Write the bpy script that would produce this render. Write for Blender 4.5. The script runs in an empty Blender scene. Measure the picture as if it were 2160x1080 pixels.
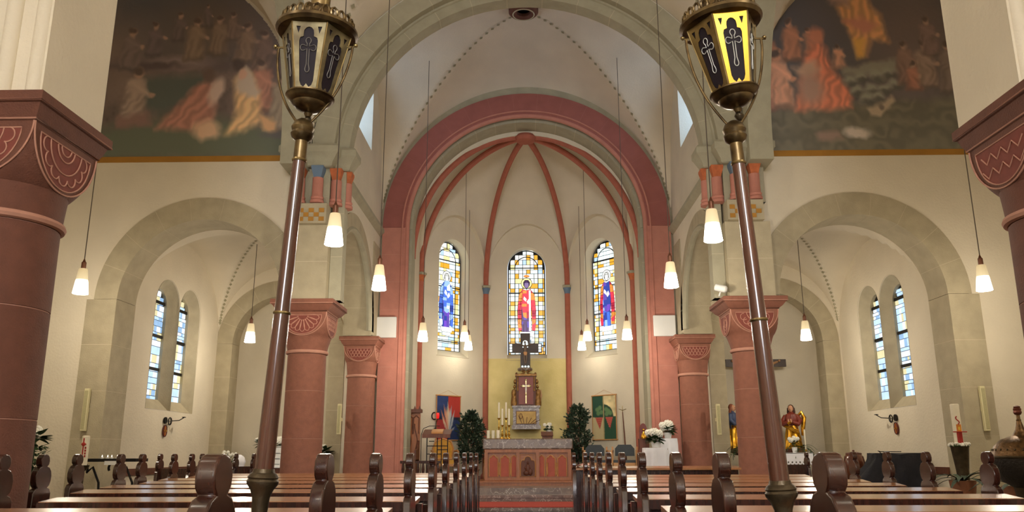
import bpy, bmesh, math, random
import numpy as np
from mathutils import Vector, Matrix
from mathutils.geometry import tessellate_polygon
random.seed(7); rng = np.random.default_rng(5)
C = bpy.context.collection; S = bpy.context.scene
PI = math.pi; sin, cos, sqrt = math.sin, math.cos, math.sqrt

# ------------------------------------------------------------------ camera, world, exposure
cam = bpy.data.cameras.new('camera'); cam_o = bpy.data.objects.new('camera', cam); C.objects.link(cam_o)
cam.sensor_fit = 'HORIZONTAL'; cam.sensor_width = 36; cam.lens = 1700*36/2160; cam.clip_start = .02
pitch = math.atan(415/1700); yaw = math.atan(32/1700*cos(pitch)); roll = .003
fw = Vector((-sin(yaw)*cos(pitch), cos(yaw)*cos(pitch), sin(pitch)))
ri = Vector((cos(yaw), sin(yaw), 0)); up = ri.cross(fw)
r2 = ri*cos(roll)-up*sin(roll); u2 = ri*sin(roll)+up*cos(roll)
M = Matrix((r2, u2, -fw)).transposed().to_4x4(); M.translation = Vector((0, 0, 1.12))
cam_o.matrix_world = M; S.camera = cam_o
W = bpy.data.worlds.new('overcast_sky'); S.world = W; W.use_nodes = True
W.node_tree.nodes['Background'].inputs[0].default_value = (.75, .85, 1, 1)
W.node_tree.nodes['Background'].inputs[1].default_value = .6
S.view_settings.view_transform = 'Standard'; S.view_settings.look = 'None'
S.view_settings.gamma = 1; S.view_settings.use_curve_mapping = False
S.view_settings.exposure = 1.18
S.cycles.use_denoising = True
S.cycles.max_bounces = 6; S.cycles.diffuse_bounces = 4; S.cycles.glossy_bounces = 3; S.cycles.transmission_bounces = 4
S.cycles.sample_clamp_indirect = 6; S.cycles.caustics_reflective = False; S.cycles.caustics_refractive = False
LAMP_W = 23.0            # power of a pendant's bulb
WEST_FILL = 12.0             # glow of unseen panes added at the nave's end as even fill
LAMP_C = (1.0, .90, .745)

# ------------------------------------------------------------------ helpers
def lin(c):
    return tuple((x/255/12.92 if x/255 <= .04045 else ((x/255+.055)/1.055)**2.4) for x in c)
def mat(name, rgb, rough=.7, metal=0, var=.12, scale=3.0, bump=0.0, bscale=40, coat=0, emit=0, spec=.5, rgb2=None, detail=6, stretch=None):
    m = bpy.data.materials.new(name); m.use_nodes = True; nt = m.node_tree; b = nt.nodes['Principled BSDF']
    b.inputs['Roughness'].default_value = rough; b.inputs['Metallic'].default_value = metal
    b.inputs['Specular IOR Level'].default_value = spec; b.inputs['Coat Weight'].default_value = coat
    b.inputs['Coat Roughness'].default_value = .12
    base = lin(rgb); other = lin(rgb2) if rgb2 else tuple(x*(1-var*2) for x in base)
    tc = nt.nodes.new('ShaderNodeTexCoord'); src = tc.outputs['Object']
    if stretch:
        mp = nt.nodes.new('ShaderNodeMapping'); mp.inputs['Scale'].default_value = stretch
        nt.links.new(src, mp.inputs[0]); src = mp.outputs[0]
    n = nt.nodes.new('ShaderNodeTexNoise'); n.inputs['Scale'].default_value = scale; n.inputs['Detail'].default_value = detail
    nt.links.new(src, n.inputs['Vector'])
    r = nt.nodes.new('ShaderNodeValToRGB'); r.color_ramp.elements[0].position = .32; r.color_ramp.elements[1].position = .68
    r.color_ramp.elements[0].color = (*other, 1); r.color_ramp.elements[1].color = (*base, 1)
    nt.links.new(n.outputs['Fac'], r.inputs[0]); nt.links.new(r.outputs[0], b.inputs['Base Color'])
    if bump:
        n2 = nt.nodes.new('ShaderNodeTexNoise'); n2.inputs['Scale'].default_value = bscale; n2.inputs['Detail'].default_value = 4
        nt.links.new(src, n2.inputs['Vector'])
        bp = nt.nodes.new('ShaderNodeBump'); bp.inputs['Strength'].default_value = bump; bp.inputs['Distance'].default_value = .02
        nt.links.new(n2.outputs['Fac'], bp.inputs['Height']); nt.links.new(bp.outputs[0], b.inputs['Normal'])
    if emit:
        b.inputs['Emission Color'].default_value = (*base, 1); b.inputs['Emission Strength'].default_value = emit
    return m
def glass(name, rgb, emit=1.0):
    # backlit stained glass: daylight glowing through it, a glossy face
    m = bpy.data.materials.new(name); m.use_nodes = True; nt = m.node_tree; b = nt.nodes['Principled BSDF']
    c = lin(rgb); b.inputs['Base Color'].default_value = (*[x*.3 for x in c], 1); b.inputs['Roughness'].default_value = .25
    n = nt.nodes.new('ShaderNodeTexNoise'); n.inputs['Scale'].default_value = 9
    tc = nt.nodes.new('ShaderNodeTexCoord'); nt.links.new(tc.outputs['Object'], n.inputs['Vector'])
    r = nt.nodes.new('ShaderNodeValToRGB'); r.color_ramp.elements[0].color = (*[x*.75 for x in c], 1); r.color_ramp.elements[1].color = (*[min(1, x*1.1) for x in c], 1)
    nt.links.new(n.outputs['Fac'], r.inputs[0]); nt.links.new(r.outputs[0], b.inputs['Emission Color'])
    b.inputs['Emission Strength'].default_value = emit
    return m
def vcol_mat(name, rough=.8, bump=0):
    m = bpy.data.materials.new(name); m.use_nodes = True; nt = m.node_tree; b = nt.nodes['Principled BSDF']
    a = nt.nodes.new('ShaderNodeAttribute'); a.attribute_name = 'Col'; nt.links.new(a.outputs['Color'], b.inputs['Base Color'])
    b.inputs['Roughness'].default_value = rough
    if bump:
        n2 = nt.nodes.new('ShaderNodeTexNoise'); n2.inputs['Scale'].default_value = 60
        bp = nt.nodes.new('ShaderNodeBump'); bp.inputs['Strength'].default_value = bump; bp.inputs['Distance'].default_value = .02
        nt.links.new(n2.outputs['Fac'], bp.inputs['Height']); nt.links.new(bp.outputs[0], b.inputs['Normal'])
    return m

class MB:
    def __init__(s): s.v = []; s.f = []
    def add(s, v, f):
        k = len(s.v); s.v += [tuple(p) for p in v]; s.f += [tuple(i+k for i in q) for q in f]; return s
    def box(s, x0, x1, y0, y1, z0, z1, T=None):
        v = [(x, y, z) for z in (z0, z1) for y in (y0, y1) for x in (x0, x1)]
        if T: v = [T @ Vector(p) for p in v]
        return s.add(v, [(0, 2, 3, 1), (4, 5, 7, 6), (0, 1, 5, 4), (2, 6, 7, 3), (0, 4, 6, 2), (1, 3, 7, 5)])
    def slab(s, outer, axis, a0, a1, holes=()):
        P = {'x': lambda u, w, a: (a, u, w), 'y': lambda u, w, a: (u, a, w), 'z': lambda u, w, a: (u, w, a)}[axis]
        loops = [outer]+list(holes); flat = [p for l in loops for p in l]
        tri = tessellate_polygon([[Vector((u, w, 0)) for u, w in l] for l in loops]); n = len(flat)
        v = [P(u, w, a0) for u, w in flat]+[P(u, w, a1) for u, w in flat]
        f = [tuple(t) for t in tri]+[tuple(i+n for i in reversed(t)) for t in tri]; k = 0
        for l in loops:
            m = len(l)
            for i in range(m):
                a, b = k+i, k+(i+1) % m; f.append((a, b, b+n, a+n))
            k += m
        return s.add(v, f)
    def lathe(s, prof, n=32, c=(0, 0, 0), T=None, fold=None, a0=0, a1=2*PI):
        full = abs(a1-a0-2*PI) < 1e-6; m = n if full else n+1; v = []
        for r, z in prof:
            for i in range(m):
                a = a0+(a1-a0)*i/n; q = r*(fold(a, z) if fold else 1)
                p = Vector((q*cos(a), q*sin(a), z)); p = T @ p if T else p; v.append((p.x+c[0], p.y+c[1], p.z+c[2]))
        f = []
        for j in range(len(prof)-1):
            for i in range(n):
                a, b = j*m+i, j*m+((i+1) % m if full else i+1); f.append((a, b, b+m, a+m))
        if full:
            if prof[0][0] > 1e-4: f.append(tuple(range(m)))
            if prof[-1][0] > 1e-4: f.append(tuple((len(prof)-1)*m+i for i in reversed(range(m))))
        return s.add(v, f)
    def tube(s, pts, r, n=8, closed=False, flat=1.0):
        pts = [Vector(p) for p in pts]; m = len(pts); rr = r if isinstance(r, (list, tuple)) else [r]*m; v = []; prev = None
        for i, p in enumerate(pts):
            if closed: t = pts[(i+1) % m]-pts[i-1]
            else: t = pts[min(i+1, m-1)]-pts[max(i-1, 0)]
            t = t.normalized() if t.length > 1e-9 else Vector((0, 0, 1))
            if prev is None:
                a = Vector((0, 0, 1)) if abs(t.z) < .9 else Vector((1, 0, 0)); x = t.cross(a).normalized()
            else: x = (prev-t*prev.dot(t)).normalized()
            prev = x; y = t.cross(x)
            for k in range(n):
                an = 2*PI*k/n; v.append(p+(x*cos(an)+y*sin(an)*flat)*rr[i])
        f = []
        for i in range(m if closed else m-1):
            j = (i+1) % m
            for k in range(n):
                f.append((i*n+k, i*n+(k+1) % n, j*n+(k+1) % n, j*n+k))
        if not closed: f += [tuple(range(n)), tuple((m-1)*n+k for k in reversed(range(n)))]
        return s.add(v, f)
    def ball(s, c, r, n=12, m=8, T=None, jit=0):
        rx, ry, rz = r if isinstance(r, (tuple, list)) else (r, r, r); v = [(0, 0, -rz)]
        for j in range(1, m):
            b = -PI/2+PI*j/m
            for i in range(n):
                a = 2*PI*i/n; q = 1+random.uniform(-jit, jit); v.append((rx*cos(b)*cos(a)*q, ry*cos(b)*sin(a)*q, rz*sin(b)*q))
        v.append((0, 0, rz)); L = len(v)-1
        f = [(0, 1+(i+1) % n, 1+i) for i in range(n)]
        for j in range(m-2):
            for i in range(n):
                a, b = 1+j*n+i, 1+j*n+(i+1) % n; f.append((a, b, b+n, a+n))
        f += [(L, L-n+i, L-n+(i+1) % n) for i in range(n)]
        v = [Vector(p) for p in v]
        if T: v = [T @ p for p in v]
        return s.add([(p[0]+c[0], p[1]+c[1], p[2]+c[2]) for p in v], f)
    def grid(s, F, nu, nv):
        k = len(s.v); s.v += [tuple(F(i/nu, j/nv)) for j in range(nv+1) for i in range(nu+1)]
        s.f += [(k+j*(nu+1)+i, k+j*(nu+1)+i+1, k+(j+1)*(nu+1)+i+1, k+(j+1)*(nu+1)+i) for j in range(nv) for i in range(nu)]
        return s
    def mesh(s, name, m=None, smooth=35, fix=True):
        me = bpy.data.meshes.new(name); me.from_pydata(s.v, [], s.f)
        if fix:
            b = bmesh.new(); b.from_mesh(me); bmesh.ops.recalc_face_normals(b, faces=b.faces); b.to_mesh(me); b.free()
        if smooth:
            me.polygons.foreach_set('use_smooth', [True]*len(me.polygons)); me.set_sharp_from_angle(angle=math.radians(smooth))
        if m: me.materials.append(m)
        return me
    def build(s, name, m=None, parent=None, smooth=35, kind=None, label=None, fix=True):
        return put(name, s.mesh(name, m, smooth, fix), parent, kind, label)
WORLD = set()
def put(name, me, parent=None, kind=None, label=None, loc=None):
    o = bpy.data.objects.new(name, me); C.objects.link(o)
    if parent is not None:
        o.parent = parent
        if parent.name in WORLD: o.matrix_parent_inverse = parent.matrix_basis.inverted()
    if loc is not None: o.location = loc
    if kind: o['kind'] = kind
    if label: o['label'] = label
    return o
def tag(o, label, cat, group=None, kind='thing'):
    o['label'] = label; o['category'] = cat; o['kind'] = kind
    if group: o['group'] = group
    return o
def thing(name, label, cat, loc=(0, 0, 0), rz=0, group=None, world=False):
    o = bpy.data.objects.new(name, None); C.objects.link(o); o.location = loc; o.rotation_euler = (0, 0, rz); o.empty_display_size = .1
    tag(o, label, cat, group)
    if world: WORLD.add(o.name); bpy.context.view_layer.update() if rz else None
    return o
def dup(root, loc, rz=0, label=None, group=None):
    r = root.copy(); C.objects.link(r); r.location = loc; r.rotation_euler = (0, 0, rz)
    if label: r['label'] = label
    if group: r['group'] = group
    for ch in root.children:
        c = ch.copy(); C.objects.link(c); c.parent = r
        for g in ch.children:
            d = g.copy(); C.objects.link(d); d.parent = c
    return r
def struct(name, mb, m, smooth=35, parent=None):
    return mb.build(name, m, parent, smooth, 'structure')
def arc(cx, cz, R, a0, a1, n):
    return [(cx+R*cos(a0+(a1-a0)*i/n), cz+R*sin(a0+(a1-a0)*i/n)) for i in range(n+1)]
def arch_loop(cx, z0, zs, R, n=28):
    # an arched opening standing on z0
    return [(cx-R, z0)]+[(x, z) for x, z in reversed(arc(cx, zs, R, 0, PI, n))]+[(cx+R, z0)]

# ------------------------------------------------------------------ materials
PL = mat('cream_plaster', (226, 214, 190), .9, var=.05, scale=1.3, bump=.25, bscale=30)
PLC = mat('choir_plaster', (222, 211, 188), .9, var=.05, scale=1.5, bump=.25, bscale=30)
PLV = mat('vault_plaster', (226, 212, 188), .9, var=.05, scale=1.5, bump=.25, bscale=30)
PLY = mat('yellow_plaster', (232, 214, 150), .9, var=.08, scale=1.6, bump=.2, bscale=30, rgb2=(206, 188, 122))
ST = mat('grey_beige_stone', (180, 167, 138), .85, var=.08, scale=5, bump=.25, bscale=60)
ST2 = mat('shaded_grey_stone', (172, 165, 140), .85, var=.07, scale=5, bump=.25, bscale=60)
MORT = mat('lime_mortar', (206, 194, 164), .9, var=.04); MORTP = mat('pink_mortar', (196, 146, 126), .9, var=.04)
RED = mat('red_sandstone', (144, 91, 71), .8, var=.09, scale=14, bump=.3, bscale=90)
REDL = mat('carved_edge_sandstone', (190, 138, 116), .8, var=.06, scale=14)
REDD = mat('brown_red_sandstone', (114, 70, 53), .8, var=.09, scale=10, bump=.3, bscale=90)
PINK = mat('pink_sandstone', (190, 126, 108), .85, var=.07, scale=6, bump=.2, bscale=70)
PINKR = mat('rib_sandstone', (176, 100, 78), .8, var=.08, scale=8, bump=.2)
PINKD = mat('arch_red_sandstone', (154, 90, 80), .85, var=.07, scale=5, bump=.2, bscale=70); PINKD2 = mat('arch_mortar', (172, 110, 98), .9)
MARB = mat('grey_brown_marble', (132, 112, 98), .3, var=.3, scale=7, rgb2=(86, 70, 60), detail=12)
_r = [n for n in MARB.node_tree.nodes if n.type == 'VALTORGB'][0].color_ramp
for _p, _c in ((.485, (118, 98, 86)), (.5, (196, 184, 170)), (.515, (110, 92, 80))):
    _e = _r.elements.new(_p); _e.color = (*lin(_c), 1)
FLOOR = mat('dark_stone_floor', (112, 102, 88), .35, var=.15, scale=4)
CARP = mat('red_carpet', (176, 62, 48), .95, var=.1, scale=40, bump=.3, bscale=300)
WD = mat('dark_pew_wood', (68, 35, 25), .22, var=.25, scale=5, stretch=(8, 8, 1), coat=.5, rgb2=(44, 22, 15))
WL = mat('pew_desk_wood', (176, 122, 78), .25, var=.16, scale=4, stretch=(1, 14, 14), coat=.5, rgb2=(140, 90, 54))
WO = mat('oak_orange_wood', (164, 98, 50), .4, var=.16, scale=5, stretch=(6, 6, 1))
WOC = mat('carved_oak_edge', (196, 140, 84), .45, var=.1, scale=9)
WB = mat('walnut_wood', (104, 56, 34), .55, var=.2, scale=6, stretch=(6, 6, 1))
PANR = mat('salmon_panel', (176, 88, 70), .7, var=.08, scale=8)
BRASS = mat('aged_brass', (176, 158, 112), .3, 1, var=.3, scale=14, rgb2=(120, 100, 70))
BRASSB = mat('bright_brass', (232, 186, 80), .2, 1, var=.1, scale=8)
BRZ = mat('dark_bronze', (92, 80, 62), .4, .8, var=.2, scale=14, bump=.2)
IRON = mat('black_iron', (26, 24, 24), .5, .6, var=.1)
LEAD = mat('lead_came', (28, 28, 30), .6, .3, var=.1)
BLKC = mat('black_cloth', (34, 33, 40), .9, var=.2, scale=6, bump=.4, bscale=14)
WHT = mat('white_cloth', (236, 234, 236), .9, var=.03, scale=5)
WHITE = mat('white_paint', (226, 224, 218), .6, var=.02)
IVORY = mat('ivory_speaker', (216, 206, 160), .6, var=.04)
WAX = mat('candle_wax', (240, 230, 204), .5, var=.03)
GOLDD = mat('old_gilding', (158, 118, 62), .45, .6, var=.2, scale=14, rgb2=(104, 70, 38))
GOLD = mat('gilding', (236, 182, 60), .28, .9, var=.2, scale=12, rgb2=(180, 120, 30))
GRN = mat('leaf_green', (58, 86, 44), .55, var=.3, scale=20)
GRND = mat('dark_leaf_green', (58, 78, 56), .55, var=.3, scale=20)
PETAL = mat('white_petals', (244, 240, 226), .7, var=.05, scale=30)
SKIN = mat('painted_skin', (206, 152, 118), .6, var=.05)
HAIR = mat('brown_hair', (74, 44, 28), .7, var=.2)
REDC = mat('red_paint', (176, 40, 30), .6, var=.1)
TERR = mat('pot_clay', (150, 96, 66), .6, var=.1)
LAMPC = mat('copper_socket', (128, 82, 60), .4, .5, var=.1)
CORDM = mat('grey_cord', (90, 78, 66), .7, var=.05)
FOCH = mat('ochre_paint', (176, 124, 44), .8, var=.1)
YEL = mat('yellow_upholstery', (214, 160, 58), .7, var=.12, scale=16)
GREYF = mat('grey_upholstery', (78, 84, 88), .9, var=.1, scale=60)
PALE = mat('pale_beech', (204, 150, 92), .5, var=.1, scale=6)

GLS = [glass('pale_blue_glass', (176, 206, 238), .62), glass('white_glass', (214, 226, 240), .62), glass('straw_glass', (222, 214, 170), .5), glass('grey_glass', (140, 176, 214), .55)]
CWT = (5, 4, 2, 2)
AMB = glass('amber_glass', (226, 164, 50), .62); PBL = glass('aqua_white_glass', (222, 240, 240), .62); WHG = glass('milk_glass', (244, 246, 238), .6); PYE = glass('lemon_glass', (240, 226, 160), .6)
BLU = glass('blue_glass', (70, 112, 214), .6); DBL = glass('violet_glass', (92, 70, 168), .6); REDG = glass('red_glass', (224, 52, 74), .6); ORG = glass('orange_glass', (236, 140, 60), .6); PUR = glass('plum_glass', (84, 56, 104), .55); LBL = glass('sky_glass', (150, 186, 236), .6); FACE = glass('flesh_glass', (132, 110, 160), .55)
DRED = glass('crimson_glass', (176, 26, 60), .55); NAVY = glass('navy_glass', (44, 66, 160), .55); VIO = glass('purple_glass', (110, 70, 190), .6)
VARY = {}
# ------------------------------------------------------------------ setting: floors
struct('floor', MB().box(-9, 9, -9, 16.9, -.2, 0), FLOOR)
STAIR = [(13.25, .13, -2.74, 2.74), (13.6, .255, -2.74, 2.74), (14.98, .38, -2.74, 2.74), (15.34, .497, -2.74, 2.74)]
names = ['lowest marble altar step, mostly hidden behind the front pews', 'second marble step carrying the red carpet landing', 'third marble step above the red carpet', 'top marble step at the edge of the altar floor']
for k, (y, z, xa, xb) in enumerate(STAIR):
    y1 = STAIR[k+1][0] if k < 3 else 19.7
    b = MB().box(xa, xb, y, y1+.0, 0.0, z) if k < 3 else MB().box(xa, xb, y, 15.7, 0, z).box(-2.4, 2.4, 15.7, 16.3, 0, z).slab([(-2.42, 16.3), (2.42, 16.3), (2.42, 17.68), (1.0, 19.27), (-1.0, 19.27), (-2.42, 17.68)], 'z', 0, z)
    o = tag(b.build('altar_step', MARB, smooth=0), names[k], 'step')
    if k < 3:
        b2 = MB(); n = 7
        for i in range(n):
            b2 = MB().box(xa+(xb-xa)*i/n+.004, xa+(xb-xa)*(i+1)/n-.004, y-.025, y+.32, z-.045, z+.006)
            b2.build('stone_slab', MARB, o, 0)
o = tag(MB().box(-1.6, 1.6, 13.58, 14.97, .262, .274).build('carpet_runner', CARP), 'red carpet laid across the landing of the altar steps', 'carpet')

# ------------------------------------------------------------------ masonry helpers
def put_stones(parent, boxes, m, axis_gap=.003, name='stone'):
    g = axis_gap; b = MB()
    for (x0, x1, y0, y1, z0, z1) in boxes:
        MB().box(x0, x1, y0, y1, z0+g, z1-g).build(name, m, parent, 0)
    q = boxes[0]; e = .0025; MB().box(q[0]+e, q[1]-e, q[2]+e, q[3]-e, q[4]+g, boxes[-1][5]-g).build('mortar', MORTP if 'pink' in m.name else MORT, parent, 0)
def voussoirs(parent, axis, cu, cz, R0, R1, d0, d1, n, m, a0=0, a1=PI, name='voussoir', gap=.003):
    for i in range(n):
        s, e = a0+(a1-a0)*i/n, a0+(a1-a0)*(i+1)/n; g = gap/R1; k = max(3, int((e-s)/.07))
        pts = arc(cu, cz, R0, s+g, e-g, k)+list(reversed(arc(cu, cz, R1, s+g, e-g, k)))
        MB().slab(pts, axis, d0, d1).build(name, m, parent, 25)
    e = .0025; k = 40; pts = arc(cu, cz, R0+e, a0+.004, a1-.004, k)+list(reversed(arc(cu, cz, R1-e, a0+.004, a1-.004, k)))
    MB().slab(pts, axis, d0+e, d1-e).build('mortar', PINKD2 if 'arch_red' in m.name else MORT, parent, 25)
def courses(z0, z1, h):
    n = max(1, round((z1-z0)/h)); return [(z0+(z1-z0)*i/n, z0+(z1-z0)*(i+1)/n) for i in range(n)]

# ------------------------------------------------------------------ front walls with frescoes (left / right), crossing arch
for sgn, side in ((-1, 'left'), (1, 'right')):
    cx = 4.79 if sgn < 0 else 4.85
    hole = arch_loop(sgn*cx, 0, 3.32, 1.5)
    outer = [(sgn*3.45, 0)]+(hole[::-1] if sgn > 0 else hole[::-1])
    xs = [p[0] for p in hole]
    if sgn < 0: loop = [(-8.8, 0), hole[0]]+hole[1:-1]+[hole[-1], (-3.4, 0), (-3.4, 3.3), (-3.4, 9.6), (-8.8, 9.6)]
    else: loop = [(8.8, 0), hole[-1]]+hole[1:-1][::-1]+[hole[0], (3.4, 0), (3.4, 3.3), (3.4, 9.6), (8.8, 9.6)]
    loop = [p for i, p in enumerate(loop) if i == 0 or p != loop[i-1]]
    w = struct('wall_front_'+side, MB().slab(loop, 'y', 11.5, 12.05), PL, 0)
    voussoirs(w, 'y', sgn*cx, 3.32, 1.20, 1.54, 11.485, 12.065, 9, ST)
    xo0, xo1 = sorted((sgn*(cx+1.54), sgn*(cx+1.20)))
    if True:
        a, b = xo0, xo1
        if sgn < 0: a -= .10
        else: b += .10
        put_stones(w, [(a, b, 11.48, 12.07, p, q) for p, q in courses(0, 3.32, .66)], ST)
    xi0, xi1 = sorted((sgn*(cx-1.54), sgn*(cx-1.20)))
    put_stones(w, [(xi0, xi1, 11.485, 12.065, p, q) for p, q in courses(3.27, 3.32, .2)], ST)
    # ochre line under the fresco
    MB().box(*sorted((sgn*3.56, sgn*8.8)), 11.488, 11.5, 5.44, 5.53).build('painted_border', FOCH, w, 0)
# wall over the crossing arch
hole = arch_loop(0, 5.2, 5.4, 2.96, 48)
loop = [(-3.42, 5.2)]+hole+[(3.42, 5.2), (3.42, 9.9), (-3.42, 9.9)]
w = struct('wall_front', MB().slab(loop, 'y', 11.48, 11.93), PLC, 0)
voussoirs(w, 'y', 0, 5.4, 2.85, 3.18, 11.2, 11.5, 15, ST2)
voussoirs(w, 'y', 0, 5.4, 2.66, 2.845, 11.36, 11.62, 15, ST2); voussoirs(w, 'y', 0, 5.4, 2.85, 2.97, 11.505, 11.62, 15, ST2)
b = MB().tube([(2.85*cos(a), 11.36, 5.4+2.85*sin(a)) for a in np.linspace(0, PI, 49)], .035, 8)
b.build('roll_moulding', ST2, w)
for sgn in (-1, 1):
    sd = 'candle-rack' if sgn < 0 else 'font'
    p = thing('crossing_pier', 'stone pier on the thick red column, %s side, with painted colonnettes' % sd, 'pier', (sgn*3.18, 11.6, 3.27), world=True)
    X = lambda a, b_: sorted((sgn*a, sgn*b_))
    put_stones(p, [(*X(2.87, 3.52), 11.25, 11.95, a, b_) for a, b_ in courses(3.26, 4.36, .52)], ST)
    put_stones(p, [(*X(2.69, 2.865), 11.40, 11.62, a, b_) for a, b_ in courses(3.26, 5.22, .6)], ST2)
    put_stones(p, [(*X(2.9, 3.5), 11.30, 11.95, a, b_) for a, b_ in courses(4.66, 5.24, .6)], ST2)
    # checkered corbel band
    bb = MB().box(*X(2.9, 3.42), 11.16, 11.9, 4.36, 4.66); bb.build('corbel', ST, p, 0)
    for i in range(6):
        for j in range(3):
            if (i+j) % 2 == 0:
                x0 = 2.93+i*.075; z0 = 4.39+j*.065
                MB().box(*X(x0, x0+.075), 11.15, 11.18, z0, z0+.062).build('yellow_check', FOCH, p, 0)
    ocol = mat('orange_paint', (196, 106, 60), .8, var=.15, scale=14); bcol = mat('blue_paint', (104, 124, 146), .8, var=.1)
    for k, (cx, cy) in enumerate(((3.33, 11.22), (3.06, 11.22), (2.82, 11.36), (2.70, 11.52))):
        c = MB().lathe([(.10, 4.67), (.10, 4.71), (.085, 4.73), (.095, 4.76), (.078, 4.79), (.078, 5.06)], 20, (sgn*cx, cy, 0)).build('colonnette', PINK, p)
        MB().lathe([(.08, 5.06), (.085, 5.09), (.125, 5.2), (.125, 5.235)], 4, (sgn*cx, cy, 0), T=Matrix.Rotation(PI/4, 3, 'Z')).build('painted_capital', (bcol if k == 1 else ocol), c, 20)
    # cornice
    prof = [(.0, 5.235), (.02, 5.25), (.03, 5.3), (.10, 5.4), (.13, 5.43), (.13, 5.52), (.10, 5.56), (0, 5.56)]
    for (x0, x1, y0, y1) in ((2.88, 3.5, 11.2, 11.9), (2.66, 2.9, 11.40, 11.64)):
        b = MB(); L = []
        xa, xb = X(x0, x1)
        for d, z in prof:
            L.append([(xa-d, y0-d, z), (xb+d, y0-d, z), (xb+d, y1, z), (xa-d, y1, z)])
        v = [q for l in L for q in l]; f = []
        for j in range(len(L)-1):
            for i in range(4): f.append((j*4+i, j*4+(i+1) % 4, j*4+4+(i+1) % 4, j*4+4+i))
        f += [(0, 1, 2, 3), tuple(4*(len(L)-1)+i for i in (3, 2, 1, 0))]
        b.add(v, f).build('cornice', ST2, p, 25)

# ------------------------------------------------------------------ choir: side walls, end wall, pink arch
for sgn, side in ((-1, 'left'), (1, 'right')):
    hole = arch_loop(13.47, 3.2, 3.35, 1.62, 32)
    loop = [(11.93, 3.2), hole[0]] if hole[0][0] > 11.93 else [(hole[0][0], 3.2)]
    loop = [(11.4, 3.2)]+hole+[(15.75, 3.2), (15.75, 9.4), (11.4, 9.4)]
    win = arch_loop(13.75, 6.75, 7.75, .72, 16)
    w = struct('wall_choir_'+side, MB().slab(loop, 'x', *sorted((sgn*2.95, sgn*3.42)), holes=[win]), PLC, 0)
    voussoirs(w, 'x', 13.47, 3.35, 1.53, 1.78, *sorted((sgn*2.93, sgn*3.44)), 11, ST)
    MB().tube([(sgn*2.965, 13.47+1.51*cos(a), 3.35+1.51*sin(a)) for a in np.linspace(0, PI, 33)], .055, 8).build('roll_moulding', ST2, w)
    # string course
    MB().slab([(sgn*2.95, 5.36), (sgn*2.86, 5.44), (sgn*2.86, 5.5), (sgn*2.95, 5.52)], 'y', 11.98, 15.68).build('string_course', ST2, w, 0)
    # clerestory window
    wi = struct('window_%d' % (4 if sgn < 0 else 5), MB().slab(arch_loop(13.75, 6.75, 7.75, .72, 16), 'x', *sorted((sgn*3.43, sgn*3.47)), holes=[arch_loop(13.75, 6.85, 7.7, .6, 16)[::-1]]), ST2, 0)
    gl = glass('clerestory_glass_'+side, (172, 202, 240), 2.3)
    for a, b_ in courses(6.85, 8.3, .36):
        for c0, c1 in ((13.15, 13.74), (13.76, 14.35)):
            MB().box(*sorted((sgn*3.44, sgn*3.45)), c0, c1, a+.01, b_-.01).build('pane', gl, wi, 0)
    struct('wall_backing_'+side, MB().box(*sorted((sgn*3.5, sgn*3.55)), 12.8, 14.8, 6.5, 8.7), PLC, 0, wi)
# end wall (pink arch)
hole = arch_loop(0, 0, 5.55, 2.42, 48)
loop = [(-3.42, 0)]+hole+[(3.42, 0), (3.42, 9.6), (-3.42, 9.6)]
w = struct('wall_back', MB().slab(loop, 'y', 15.72, 16.28), ST2, 0)
voussoirs(w, 'y', 0, 5.55, 2.42, 2.9, 15.64, 15.95, 17, PINKD)
for sgn in (-1, 1):
    put_stones(w, [(*sorted((sgn*2.42, sgn*2.9)), 15.64, 15.95, a, b) for a, b in courses(.497, 5.55, .58)], PINK)
    put_stones(w, [(*sorted((sgn*2.32, sgn*2.42)), 15.8, 16.3, a, b) for a, b in courses(.497, 5.55, .75)], ST2)
for R, r, y in ((2.41, .05, 15.68), (2.5, .018, 15.635)):
    b = MB().tube([(-R, y, .497), (-R, y, 3)]+[(R*cos(a), y, 5.55+R*sin(a)) for a in np.linspace(PI, 0, 65)]+[(R, y, 3), (R, y, .497)], r, 8)
    b.build('roll_moulding', PINK, w)
voussoirs(w, 'y', 0, 5.55, 2.32, 2.415, 15.8, 16.3, 17, ST2)

# ------------------------------------------------------------------ vaults
def cross_vault(x0, x1, y0, y1, zs, H, rise, n=40):
    cx, cy, a, b = (x0+x1)/2, (y0+y1)/2, (x1-x0)/2, (y1-y0)/2
    def z(X, Y):
        u, v = (X-cx)/a, (Y-cy)/b; u = max(-1, min(1, u)); v = max(-1, min(1, v))
        return zs+H*max(sqrt(1-u*u), sqrt(1-v*v))+rise*(1-u*u)*(1-v*v)
    def F(i, j):
        X = cx-a*cos(PI*i); Y = cy-b*cos(PI*j); return (X, Y, z(X, Y))
    m = MB().grid(F, n, n); return m, z
def stencil(ceil, z, p0, p1, n, s=.055):
    # painted lozenges along a groin
    b = MB()
    p0, p1 = Vector(p0), Vector(p1); d = (p1-p0).normalized(); e = Vector((-d.y, d.x))
    f = lambda p: Vector((p.x, p.y, z(p.x, p.y)-.012))
    for i in range(n):
        t = 1-cos(PI/2*(i+.5)/n); c = p0+(p1-p0)*(1-t) if False else p0+(p1-p0)*t
        C0 = f(c); h = .004; tg = (f(c+d*h)-f(c-d*h)).normalized()
        n_ = Vector((-tg.x*tg.z, -tg.y*tg.z, tg.x**2+tg.y**2)).normalized(); sd = tg.cross(n_)
        b.add([C0-tg*s, C0+sd*s*.8, C0+tg*s, C0-sd*s*.8], [(0, 1, 2, 3)])
    return b.build('stencil_lozenge', STEN, ceil, 0, kind='stuff')
STEN = mat('grey_green_stencil', (158, 150, 120), .9, var=.05)
def nopole(o): return o
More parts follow.
